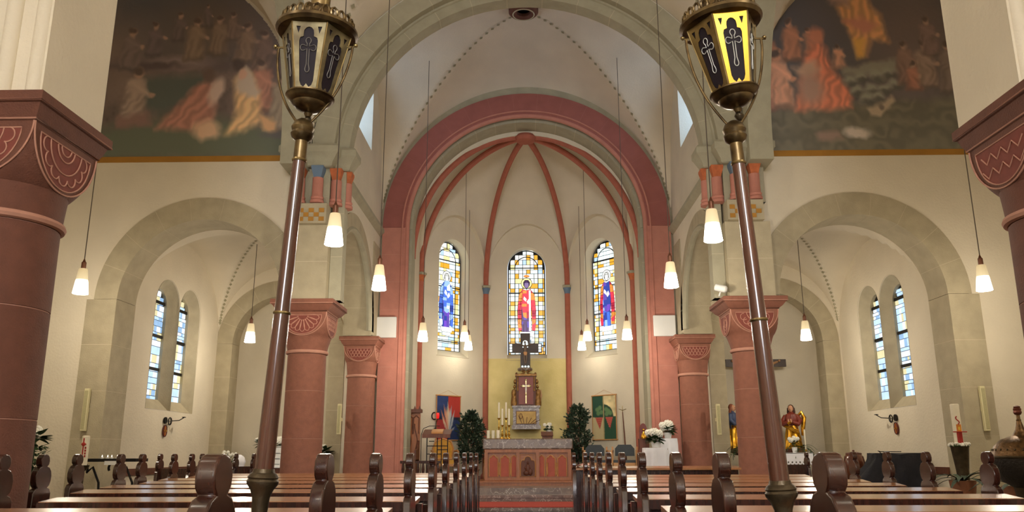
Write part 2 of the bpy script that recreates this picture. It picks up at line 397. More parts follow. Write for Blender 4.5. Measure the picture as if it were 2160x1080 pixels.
m, zc = cross_vault(-2.96, 2.96, 11.9, 15.74, 5.5, 3.12, .68, 64)
ce = struct('ceiling', m, PLV, 60)
for sx in (-1, 1):
    for y in (11.9, 15.74):
        stencil(ce, zc, (sx*2.9, y+(.04 if y < 13 else -.04)), (sx*.22, 13.82+(.14 if y > 13 else -.14)), 36, .042)
b = MB().lathe([(.13, 9.30), (.13, 9.19), (.17, 9.15), (.24, 9.16), (.28, 9.20), (.28, 9.34)], 32, (-.02, 13.7, 0)); b.build('vault_boss', REDD, ce)
MB().lathe([(.0, 9.25), (.125, 9.25)], 24, (-.02, 13.7, 0)).build('boss_opening', IRON, ce)
MB().tube([(-.02+.2*cos(a), 13.7+.2*sin(a), 9.15) for a in np.linspace(0, 2*PI, 33)[:-1]], .012, 6, True).build('boss_ring', MORT, ce)
m, zx = cross_vault(-3.2, 3.2, 4.7, 11.22, 5.4, 3.2, .5, 40); ce2 = struct('ceiling.001', m, PLV, 60)
for sx in (-1, 1): stencil(ce2, zx, (sx*3.15, 11.17), (sx*.3, 8.3), 40, .045)
for sgn, side in ((-1, 'left'), (1, 'right')):
    m, z_ = cross_vault(*sorted((sgn*3.55, sgn*8.82)), 4.9, 11.52, 6.25, 2.62, .4, 32); struct('ceiling', m, PLV, 60)
    # crossing side arch
    hole = arch_loop(8.0, 5.2, 5.45, 2.95, 32)
    w = struct('wall_crossing_'+side, MB().slab([(4.6, 5.2)]+hole+[(11.5, 5.2), (11.5, 9.9), (4.6, 9.9)], 'x', *sorted((sgn*3.22, sgn*3.56))), ST2, 0)
    struct('wall_transept_'+side, MB().box(*sorted((sgn*8.8, sgn*9)), 4.7, 11.6, 0, 9.6), PL, 0)
    struct('wall_transept_west_'+side, MB().box(*sorted((sgn*3.75, sgn*8.9)), 4.5, 4.9, 0, 9.6), PL, 0)
    # nave shell behind the viewer
    struct('wall_nave_'+side, MB().box(*sorted((sgn*3.76, sgn*4)), -9, 4.5, 0, 9.6), PL, 0)
    # chapel
    m, zv = cross_vault(*sorted((sgn*3.4, sgn*6.07)), 12.03, 15.62, 3.25, 1.5, .12, 32); ce = struct('ceiling', m, PL, 60)
    xs, xm = sgn*6.03, sgn*4.75
    stencil(ce, zv, (xs, 15.58), (sgn*4.85, 13.95), 26, .036)
    stencil(ce, zv, (sgn*3.44, 15.58), (sgn*4.65, 13.95), 26, .036)
    stencil(ce, zv, (sgn*3.44, 12.07), (sgn*4.65, 13.7), 26, .036)
    NC = 4.8 if sgn < 0 else 4.75
    # wall between chapel and choir above the arcade is the choir wall; niche end wall
    hole = arch_loop(sgn*NC, 0, 3.2, .97, 24)
    loop = [(sgn*NC-1.35, 0)]+hole+[(sgn*NC+1.35, 0), (sgn*NC+1.35, 5.2), (sgn*NC-1.35, 5.2)]
    nw = struct('wall_chapel_end_'+side, MB().slab(loop, 'y', 15.6, 15.98), PL, 0)
    voussoirs(nw, 'y', sgn*NC, 3.2, .95, 1.26, 15.585, 15.985, 9, ST)
    for q in (-1, 1):
        a, b_ = sorted((sgn*NC+q*.95, sgn*NC+q*1.26)); put_stones(nw, [(a, b_, 15.585, 15.985, z0, z1) for z0, z1 in courses(0, 3.2, .64)], ST)
    # apsidal niche
    def nic(i, j, sgn=sgn, NC=NC):
        a = PI*i; z = j*2
        if z <= 1: return (sgn*NC-1.0*cos(a), 15.97+1.0*sin(a), 3.2*z)
        e = (z-1)*PI/2; return (sgn*NC-1.0*cos(a)*cos(e), 15.97+1.0*sin(a)*cos(e), 3.2+1.0*sin(e))
    struct('wall_niche_'+side, MB().grid(nic, 32, 32), PLC, 60)
    # outer chapel wall with twin lancets
    wins = [(13.30, 12.84, 13.76), (14.24, 13.76, 14.68)]
    A1 = [(x, z) for x, z in arc(13.30, 3.53, .455, PI, 0, 20)]; A2 = [(x, z) for x, z in arc(14.22, 3.53, .455, PI, 0, 20)]
    hole = [(12.84, 1.82)]+A1+A2[1:]+[(14.68, 1.82)]
    ow = struct('wall_chapel_'+side, MB().slab([(12.07, 0), (15.59, 0), (15.59, 5.4), (12.07, 5.4)], 'x', *sorted((sgn*6.05, sgn*6.3)), holes=[hole]), PL, 0)
    for wi, cyc in enumerate((13.30, 14.22)):
        s_ = MB(); n = 20
        f0 = [(cyc-.46, 1.82)]+arc(cyc, 3.53, .46, PI, 0, n)+[(cyc+.46, 1.82)]; f1 = [(cyc-.31, 2.0)]+arc(cyc, 3.53, .31, PI, 0, n)+[(cyc+.31, 2.0)]; f2 = f1
        k = len(f0); v = []
        for x, l in ((6.046, f0), (6.09, [(cyc-.445, 1.83)]+arc(cyc, 3.53, .445, PI, 0, n)+[(cyc+.445, 1.83)]), (6.21, f1), (6.36, f1)):
            v += [(sgn*x, y, z) for y, z in l]
        f = [(j*k+i, j*k+(i+1) % k, (j+1)*k+(i+1) % k, (j+1)*k+i) for j in range(3) for i in range(k)]
        s_.add(v, f).build('window_reveal', ST, ow, 30)
        nm = 'window_%d' % ((6 if sgn < 0 else 8)+wi)
        pl = MB().slab(f1, 'x', *sorted((sgn*6.27, sgn*6.285))); wo = struct(nm, pl, LEAD, 0)
        BARZ = (3.62, 3.05, 2.5)
        b = MB()
        for z in BARZ: b.box(*sorted((sgn*6.235, sgn*6.28)), cyc-.31, cyc+.31, z-.025, z+.025)
        b.build('glazing_bar', IRON, wo, 0, kind='stuff')
        cols = GLS
        R_ = random.Random(11+wi+5*sgn); parts = {c: MB() for c in range(len(cols))}
        z = 2.0
        while z < 3.84:
            h = R_.choice((.06, .1, .1, .14)); y = cyc-.31
            while y < cyc+.30:
                wd = min(R_.choice((.07, .1, .14, .18)), cyc+.31-y)
                yc, zc_ = y+wd/2, z+h/2
                if zc_ < 3.53 or (yc-cyc)**2+(zc_-3.53)**2 < .28**2:
                    parts[R_.choices(range(len(cols)), CWT)[0]].box(*sorted((sgn*6.255, sgn*6.266)), y+.006, y+wd-.006, z+.006, z+h-.006)
                y += wd
            z += h
        for c, mb in parts.items():
            if mb.v: mb.build('pane', cols[c], wo, 0, kind='stuff')
    # low wood rail on the wall
    MB().box(*sorted((sgn*6.01, sgn*6.05)), 12.07, 15.55, .8, .9).build('dado_rail', WB, ow, 0)

# nave shell end, flat end behind the viewer
struct('wall_nave_end', MB().box(-4, 4, -9.2, -9, 0, 9.6), PL, 0)
wo = struct('window_10', MB().slab(arch_loop(0, 2.6, 6.0, 1.9, 28), 'y', -8.995, -8.97), LEAD, 0)  # unseen glowing window, added behind the camera as broad fill light
WG = glass('added_west_fill_glow', (226, 228, 232), WEST_FILL)
for i in range(6):
    for j in range(9):
        x, z = -1.55+i*.62, 2.85+j*.56
        if z < 6.1 or x*x+(z-6)**2 < 1.6**2: MB().box(x-.29, x+.29, -8.965, -8.955, z-.26, z+.26).build('pane', WG, wo, 0)
m = MB().grid(lambda i, j: (-3.9*cos(PI*i), -9+13.7*j, 5.4+3.6*sin(PI*i)), 32, 8); struct('ceiling', m, PLV, 60)

# ------------------------------------------------------------------ apse: five wall facets, vault cells, ribs
AC = Vector((0, 16.4)); ZS = 5.05; AH = 1.55; CZ = 7.78
AV = [Vector(p) for p in ((-2.40, 16.28), (-2.40, 17.68), (-1.0, 19.25), (1.0, 19.25), (2.40, 17.68), (2.40, 16.28))]
FK = {0: 2, -36: 1, 36: 3, -72: 0, 72: 4}
def facet_w(deg): k = FK[deg]; return (AV[k+1]-AV[k]).length/2
def facet_matrix(deg):
    k = FK[deg]; t_ = (AV[k+1]-AV[k]).normalized(); c = (AV[k]+AV[k+1])/2
    M_ = Matrix(((t_.x, -t_.y, 0, 0), (t_.y, t_.x, 0, 0), (0, 0, 1, 0), (0, 0, 0, 1))); M_.translation = Vector((c.x, c.y, 0)); return M_
WINR = .445; WZ0, WZS = 3.43, 5.565
def rib_pt(i, t, inset=0):
    d = AV[i]-AC; l = d.length; d = d*((l-inset)/l)*cos(t*PI/2); return Vector((AC.x+d.x, AC.y+d.y, ZS+(CZ-ZS)*sin(t*PI/2)))
for k, deg in enumerate((0, -36, 36, -72, 72)):
    HW = facet_w(deg); AHk = AH if k < 3 else 1.2
    top = [(HW*cos(t), ZS+AHk*sin(t)) for t in np.linspace(0, PI, 33)]
    outer = [(-HW, .3), (HW, .3)]+top
    hole = arch_loop(0, WZ0-.16, WZS, WINR+.03, 24) if k < 3 else []
    w = struct('wall_apse', MB().slab(outer, 'y', 0, .38, holes=[hole] if hole else []), PLC, 0)
    w.matrix_world = facet_matrix(deg)
    if k == 0:
        MB().box(-HW+.02, HW-.02, -.006, .001, .497, 3.30).build('painted_field', PLY, w, 0)
    if k < 3:
        MB().slab([(-.02, WZ0-.17), (.25, WZ0-.01), (.3, WZ0-.01), (.3, WZ0-.17)], 'x', -WINR-.06, WINR+.06).build('sloping_sill', PLC, w, 0)
    # vault cell (Coons patch between two ribs)
    M_ = facet_matrix(deg)
    def cell(u, v, fk=FK[deg], M_=M_, HW=HW, AHk=AHk):
        p = 1-v; s = -HW+2*HW*u
        bow = -.17*max(0, sin(PI*u))**.6; A = M_ @ Vector((s, bow, ZS+AHk*sqrt(max(0, 1-(s/HW)**2))))
        r1, r2_ = rib_pt(fk, v), rib_pt(fk+1, v); c = Vector((AC.x, AC.y, CZ))
        B = (rib_pt(fk, 0)*(1-u)+rib_pt(fk+1, 0)*u)*(1-v)+c*v
        return r1*(1-u)+r2_*u+A*(1-v)+c*v-B
    def soffit(i, j, M_=M_, HW=HW, AHk=AHk):
        u = (1-cos(PI*i))/2; q = -HW+2*HW*u; return M_ @ Vector((q, -.17*max(0, sin(PI*u))**.6*(1-j), ZS+AHk*sqrt(max(0, 1-(q/HW)**2))))
    struct('ceiling_soffit', MB().grid(soffit, 24, 2), PLC, 60)
    struct('ceiling_cell', MB().grid(lambda i, j, F=cell: F((1-cos(PI*i))/2, j), 24, 24), PLC, 60)
mouth = [(-2.40*cos(t), ZS+(CZ-ZS)*sin(t)) for t in np.linspace(0, PI, 49)]
struct('wall_apse_mouth', MB().slab([(-2.75, ZS-.2), (-2.40, ZS-.2)]+mouth+[(2.40, ZS-.2), (2.75, ZS-.2), (2.75, 8.4), (-2.75, 8.4)], 'y', 16.285, 16.33), PLC, 0)
rt = thing('apse_ribs', 'red ribbed vault skeleton meeting at the apse crown', 'vault rib', (0, 16.3, .497), world=True)
for i in range(6):
    pts = [rib_pt(i, t, .03) for t in np.linspace(0, .985, 40)]
    MB().tube(pts, .065, 10).build('rib', PINKR, rt)
    d = AV[i]-AC; a = math.atan2(d.x, d.y); p = rib_pt(i, 0, .03); deg = 54 if i in (1, 4) else 18
    if 0 < i < 5:
        sh = MB().lathe([(.13, .497), (.13, .6), (.1, .64), (.066, .68), (.066, 4.86)], 16, (p.x, p.y, 0)).build('wall_shaft', PINKR, rt)
        MB().lathe([(.07, 4.86), (.075, 4.9), (.1, 4.98), (.11, 5.0)], 16, (p.x, p.y, 0)).build('bell_capital', ocol if abs(deg) > 30 else bcol, sh)
        MB().lathe([(.11, 5.0), (.135, 5.02), (.135, 5.06), (.11, 5.07)], 4, (p.x, p.y, 0), T=Matrix.Rotation(PI/4-a, 3, 'Z')).build('abacus', ST2, sh, 20)
MB().lathe([(.02, CZ-.12), (.2, CZ-.1), (.24, CZ-.03), (.2, CZ+.03)], 24, (AC.x, AC.y, 0)).build('crown_boss', PINKR, rt)

# ------------------------------------------------------------------ stained glass of the apse
def leadline(mb, pts, r=.006, closed=True): mb.tube([(u, -.022, v) for u, v in pts], r, 4, closed)
def saint(wo, kind, lead):
    A, B, D = {'red': (REDG, PUR, ORG), 'blue': (BLU, DBL, LBL), 'cloak': (DBL, BLU, REDG)}[kind]
    z0 = 4.02
    P = []
    ell = lambda cx, cz, rx, rz, n=14: [(cx+rx*cos(2*PI*i/n), cz+rz*sin(2*PI*i/n)) for i in range(n)]
    P.append((PYE if kind == 'red' else WHG, ell(0, 5.18, .135, .135, 18)))
    P.append((FACE, ell(0, 5.15, .06, .095)))
    P.append((DBL if kind != 'red' else PUR, [(-.075, 5.1), (-.08, 5.2), (-.04, 5.26), (.04, 5.26), (.08, 5.2), (.075, 5.1), (.055, 5.2), (-.055, 5.2)]))
    side = D if kind == 'cloak' else A
    P.append((side, [(-.09, 5.03), (-.19, 4.9), (-.225, 4.5), (-.22, 4.2), (-.13, 4.14), (-.12, 4.6)]))
    P.append((side, [(.09, 5.03), (.19, 4.9), (.225, 4.5), (.22, 4.2), (.13, 4.14), (.12, 4.6)]))
    P.append((A, [(-.09, 5.03), (-.12, 4.6), (-.08, 4.34), (0, 4.3), (0, 5.0)]))
    P.append((A if kind != 'blue' else LBL, [(.09, 5.03), (.12, 4.6), (.08, 4.34), (0, 4.3), (0, 5.0)]))
    P.append((D, [(-.22, 4.2), (-.13, 4.14), (-.12, 4.02), (-.2, 4.0)]))
    P.append((D, [(.22, 4.2), (.13, 4.14), (.12, 4.02), (.2, 4.0)]))
    P.append((B, [(-.12, 4.6), (-.08, 4.34), (-.085, 3.98), (-.125, 3.98)]))
    P.append((B, [(-.08, 4.34), (0, 4.3), (0, 3.97), (-.075, 3.97)]))
    P.append((B, [(.08, 4.34), (0, 4.3), (.01, 3.97), (.085, 3.97)]))
    P.append((WHG, [(-.08, 4.78), (-.02, 4.72), (.0, 4.78), (-.06, 4.85)]))
    P.append((WHG, [(.09, 4.72), (.03, 4.66), (.0, 4.72), (.06, 4.8)]))
    if kind == 'red':
        P.append((WHG, [(.055, 5.0), (.1, 5.0), (.1, 3.99), (.055, 3.99)])); P.append((ORG, ell(0, 5.36, .07, .03, 8)))
    if kind == 'blue': P.append((LBL, [(-.09, 5.03), (0, 4.95), (.09, 5.03), (.06, 5.07), (-.06, 5.07)]))
    P.append((WHG, [(-.17, 3.97), (.17, 3.97), (.15, 3.86), (-.15, 3.86)]))
    P.append((PBL, [(-.12, 3.85), (.12, 3.85), (.12, 3.78), (-.12, 3.78)]))
    alt = {REDG: (REDG, DRED, REDG, ORG), BLU: (BLU, NAVY, BLU, LBL), DBL: (DBL, VIO, NAVY, DBL), PUR: (PUR, DBL, PUR), ORG: (ORG, REDG), LBL: (LBL, BLU, PBL)}
    def clip(poly, z, keep_above):
        o_ = []
        for i in range(len(poly)):
            a, b = poly[i-1], poly[i]; ia, ib = (a[1] >= z) == keep_above, (b[1] >= z) == keep_above
            if ia != ib: t = (z-a[1])/(b[1]-a[1]); o_.append((a[0]+(b[0]-a[0])*t, z))
            if ib: o_.append(b)
        return o_
    Q = []; rk = random.Random(17)
    for m_, pts in P:
        zs_ = [p[1] for p in pts]; z_ = min(zs_)
        if m_ in alt and max(zs_)-z_ > .2:
            while z_ < max(zs_)-.01:
                h_ = rk.choice((.07, .11, .15)); c_ = clip(clip(pts, z_, True), z_+h_, False)
                if len(c_) > 2 and max(p[1] for p in c_)-min(p[1] for p in c_) > .015: Q.append((rk.choice(alt[m_]), c_))
                z_ += h_
        else: Q.append((m_, pts))
    P = Q
    for m_, pts in P:
        dz = 0 if m_ not in (WHG,) else -.003
        MB().slab(pts, 'y', -.018+dz-.002*P.index((m_, pts))/4, -.006).build('pane', m_, wo, 0, fix=False); leadline(lead, pts, .0065)
    # folds in the robe
    for x in (-.17, -.05, .05, .17): leadline(lead, [(x*.7, 4.9), (x, 4.5), (x*1.05, 4.1)], .004, False)
for k, (deg, kind) in enumerate(((0, 'red'), (-36, 'blue'), (36, 'cloak'))):
    wo = struct('window_%d' % (k+1), MB().slab(arch_loop(0, WZ0-.02, WZS, WINR+.015, 28), 'y', .03, .04), LEAD, 0)
    wo.matrix_world = facet_matrix(deg) @ Matrix.Translation((0, .27, 0))
    lead = MB(); R_ = random.Random(31+k)
    us = [-.445, -.40, -.285, -.19, -.095, 0, .095, .19, .285, .40, .445]
    z = WZ0
    fig = lambda u, v: abs(u) < .2 and 3.86 < v < 5.1 or (u*u+(v-5.15)**2 < .13**2)
    mesh_cache = {}
    unit = {id(m_): MB().box(-.5, .5, -.5, .5, -.5, .5).mesh('pane', m_, 0) for m_ in (PBL, WHG, AMB, PYE, GLS[0])}
    while z < WZS+WINR-.02:
        h = R_.choice((.075, .1, .125)); i = 0
        while i < len(us)-1:
            j = i+1
            if R_.random() < .25 and 1 < i < 7: j = i+2
            u0, u1 = us[i], us[j]; uc, vc = (u0+u1)/2, z+h/2
            inside = vc < WZS or uc*uc+(vc-WZS)**2 < (WINR-.03)**2
            if vc > WZS:
                lim = sqrt(max(0, WINR**2-(vc-WZS)**2))-.01; u0, u1 = max(u0, -lim), min(u1, lim)
            if inside and u1-u0 > .02:
                m_ = R_.choices((PBL, WHG, AMB, PYE, GLS[0]), (6, 4, 5 if abs(uc) > .27 else 2.2, 2, .8))[0]
                o = put('pane', unit[id(m_)], wo); o.location = ((u0+u1)/2, 0, vc); o.scale = (u1-u0-.014, .01, h-.014)
            i = j
        z += h
    for u in (-.285, .285): lead.box(u-.009, u+.009, -.014, .02, WZ0, WZS+.05)
    for zz in (3.64, 4.30, 4.93, 5.57): lead.box(-.445, .445, -.02, .02, zz-.011, zz+.011)
    lead.tube([(.285*cos(t), -.008, WZS+.285*sin(t)) for t in np.linspace(0, PI, 21)], .011, 4)
    lead.tube([(u, -.005, v) for u, v in arch_loop(0, WZ0, WZS, .445, 24)], .014, 4, True); lead.box(-.009, .009, -.014, .02, WZS+.285, WZS+.445)
    saint(wo, kind, lead)
    lead.build('lead_came', LEAD, wo, 0)

# ------------------------------------------------------------------ sandstone columns
def ornament(kind, a, z0):
    # polylines in face coordinates (s, z) of a lunette of radius a whose straight edge lies at z0
    q = .80*a; L = [([(q*cos(t), z0-.045+q*sin(t)) for t in np.linspace(PI, 2*PI, 25)], True)]
    h = z0-.045
    if kind == 'scallop':
        L.append(([(q*.62*cos(t), h+q*.62*sin(t)) for t in np.linspace(PI, 2*PI, 19)], False))
        for i in range(7):
            c = PI+PI*(i+.5)/7; cx, cz = q*.72*cos(c), h+q*.72*sin(c)
            L.append(([(cx+q*.17*cos(c+t), cz+q*.17*sin(c+t)) for t in np.linspace(-PI/2, PI/2, 9)], False))
        for rr in (.2, .34): L.append(([(q*rr*cos(t), h+q*rr*sin(t)) for t in np.linspace(PI, 2*PI, 13)], False))
    if kind == 'palmette':
        for i in range(9):
            c = PI+PI*(i+.5)/9; d = Vector((cos(c), sin(c))); e = Vector((-d.y, d.x))
            L.append(([tuple(Vector((0, h))+d*q*(.18+.7*sin(t/2))+e*q*.13*sin(t)) for t in np.linspace(.2, 2*PI-.2, 14)], False))
    if kind == 'zigzag':
        for dz in (.18, .52):
            L.append(([(-q*.8+q*1.6*i/8, h-q*(dz+(.2 if i % 2 else 0))) for i in range(9)], False))
    if kind == 'trefoil':
        for sx in (-1, 1):
            for i in range(3):
                c = PI*1.5+sx*(.35+i*.42); L.append(([(q*.62*cos(c)+q*.18*cos(t), h+q*.62*sin(c)+q*.18*sin(t)) for t in np.linspace(c-2, c+2, 10)], False))
        L.append(([(q*.42*cos(t), h+q*.42*sin(t)) for t in np.linspace(PI, 2*PI, 15)], False))
    if kind == 'spiral':
        L.append(([(q*(.75-.1*t/PI)*cos(PI+t)*.6, h-q*.45+q*(.55-.085*t/PI)*sin(PI+t)) for t in np.linspace(0, 5*PI, 50)], False))
    if kind == 'interlace':
        for r_ in range(4):
            for i in range(-4, 5):
                cx, cz = (i+(.5 if r_ % 2 else 0))*q*.26, h-q*.06-r_*q*.22
                if cx*cx+(cz-q*.16-h)**2 < (q*.86)**2:
                    L.append(([(cx+q*.13*cos(t), cz+q*.2*sin(t)) for t in np.linspace(PI, 2*PI, 8)], False))
    return L
def column(cx, cy, r, a, A, m, kinds, label, ztop=3.257, zast=2.53, drums=(0.2, .72, 1.32, 1.98)):
    t = thing('sandstone_column', label, 'column', (cx, cy, 0), world=True)
    MB().lathe([(r*1.35, .0), (r*1.35, .1), (r*1.3, .14), (r*1.1, .17), (r*1.05, .2)], 40, (cx, cy, 0)).build('base', m, t)
    MB().lathe([(r*1.055-.004, .15), (r*1.0-.004, zast-.03)], 48, (cx, cy, 0)).build('mortar_core', MORTP, t)
    zz = list(drums)+[zast-.03]
    for i in range(len(zz)-1):
        k = 1.06-.06*(zz[i]/zast); k2 = 1.06-.06*(zz[i+1]/zast); g = .0025
        MB().lathe([(r*k-.003, zz[i]+g), (r*k, zz[i]+g+.002), (r*k2, zz[i+1]-g-.002), (r*k2-.003, zz[i+1]-g)], 48, (cx, cy, 0)).build('drum', m, t, 40)
    MB().tube([(cx+(r+.004)*cos(w_), cy+(r+.004)*sin(w_), zast) for w_ in np.linspace(0, 2*PI, 49)[:-1]], .028, 8, True).build('astragal', REDL, t)
    zb = ztop-.175; N = 120; rows = []
    lz = [zb-a*q for q in np.linspace(0, 1, 18)]; bz = list(np.linspace(zb-a, zast+.015, 9))[1:]
    for z in lz: rows.append((z, sqrt(a*a+max(0, a*a-(zb-z)**2))))
    for z in bz:
        q = (zb-a-z)/max(1e-6, zb-a-zast-.015); rows.append((z, a+(r+.005-a)*q**.8))
    v = []; f = []
    for z, rho in rows:
        for i in range(N):
            w_ = 2*PI*i/N; rad = min(a/max(abs(cos(w_)), abs(sin(w_))), rho); v.append((cx+rad*cos(w_), cy+rad*sin(w_), z))
    for j in range(len(rows)-1):
        for i in range(N): f.append((j*N+i, j*N+(i+1) % N, (j+1)*N+(i+1) % N, (j+1)*N+i))
    cap = MB().add(v, f).build('cushion_capital', m, t, 28)
    for k, (ang, kd) in enumerate(kinds):
        T = Matrix.Rotation(ang, 3, 'Z'); b = MB(); fil = MB()
        on = lambda s_, z: T @ Vector((s_, -a-.003, 0))+Vector((cx, cy, z))
        for pts, cl in ornament(kd, a, zb): b.tube([on(*p) for p in pts], .005, 6, cl)
        b.tube([on(a*.995*cos(w_), zb+a*.995*sin(w_)) for w_ in np.linspace(PI, 2*PI, 31)], .006, 6)
        q = .80*a; pts = [(q*cos(w_), zb-.045+q*sin(w_)) for w_ in np.linspace(PI, 2*PI, 25)]
        n = len(pts); fil.add([on(*p)+T @ Vector((0, .0015, 0)) for p in pts], [tuple(range(n))])
        b.build('carved_ornament', REDL, cap); fil.build('carved_field', REDF, cap, 0)
    prof = [(a, zb), (a+.006, zb+.004), (a+.012, zb+.015), (A*.55+a*.45-.01, zb+.045), (A-.02, zb+.1), (A-.005, zb+.105), (A, zb+.115), (A, ztop-.005), (A-.01, ztop)]
    b = MB().lathe([(p*sqrt(2), z) for p, z in prof], 4, (cx, cy, 0), T=Matrix.Rotation(PI/4, 3, 'Z')); b.build('abacus', m, t, 20)
    e = MB()
    for rr, z in ((a+.012, zb+.012), (A+.001, zb+.113)):
        e.tube([(cx+x*rr, cy+y*rr, z) for x, y in ((-1, -1), (1, -1), (1, 1), (-1, 1))], .006, 4, True)
    e.build('abacus_fillet', REDL, t)
    return t
REDF = mat('carved_ground_sandstone', (132, 68, 56), .85, var=.1, scale=14)
column(-3.32, 4.84, .335, .355, .42, REDD, ((0, 'scallop'), (PI/2, 'scallop')), 'nearest thick column, its capital carved with scalloped half-rounds')
column(3.36, 4.84, .335, .355, .42, REDD, ((0, 'palmette'), (-PI/2, 'zigzag')), 'nearest thick column, its capital carved with zigzag bands', drums=(.2, .8, 1.45, 2.0))
column(-3.19, 11.64, .272, .335, .45, RED, ((0, 'palmette'), (PI/2, 'interlace')), 'red column under the crossing arch with a fan-shaped palmette capital')
column(3.215, 11.64, .262, .335, .45, RED, ((0, 'trefoil'), (-PI/2, 'spiral')), 'red column under the crossing arch with trefoil and spiral carvings')
column(-3.15, 15.36, .258, .29, .375, RED, ((0, 'interlace'), (PI/2, 'palmette')), 'slimmer red column beside the chancel arch near the wooden throne')
column(3.13, 15.36, .258, .29, .375, RED, ((0, 'interlace'), (-PI/2, 'palmette')), 'slimmer red column beside the chancel arch near the draped tables')
for sgn in (-1, 1):
    sd = 'scalloped' if sgn < 0 else 'zigzag'
    p = thing('nave_pier', 'pale plastered pier standing on the %s capital' % sd, 'pier', (sgn*3.34, 4.84, 3.26), world=True)
    MB().box(*sorted((sgn*2.96, sgn*3.76)), 4.5, 5.2, 3.257, 9.5).build('pier_core', PL, p, 0)
    for x, y, r in ((3.02, 4.52, .05), (3.2, 4.5, .05), (3.5, 4.5, .05)):
        MB().lathe([(r, 3.257), (r, 9.4)], 20, (sgn*x, y, 0)).build('round_moulding', PL, p)
    c3 = thing('chancel_pier', 'coursed stone pier above the slimmer column by the %s' % ('throne' if sgn < 0 else 'draped tables'), 'pier', (sgn*3.16, 15.36, 3.26), world=True)
    put_stones(c3, [(*sorted((sgn*2.93, sgn*3.46)), 15.0, 15.64, a_, b_) for a_, b_ in courses(3.26, 5.1, .42)], ST)

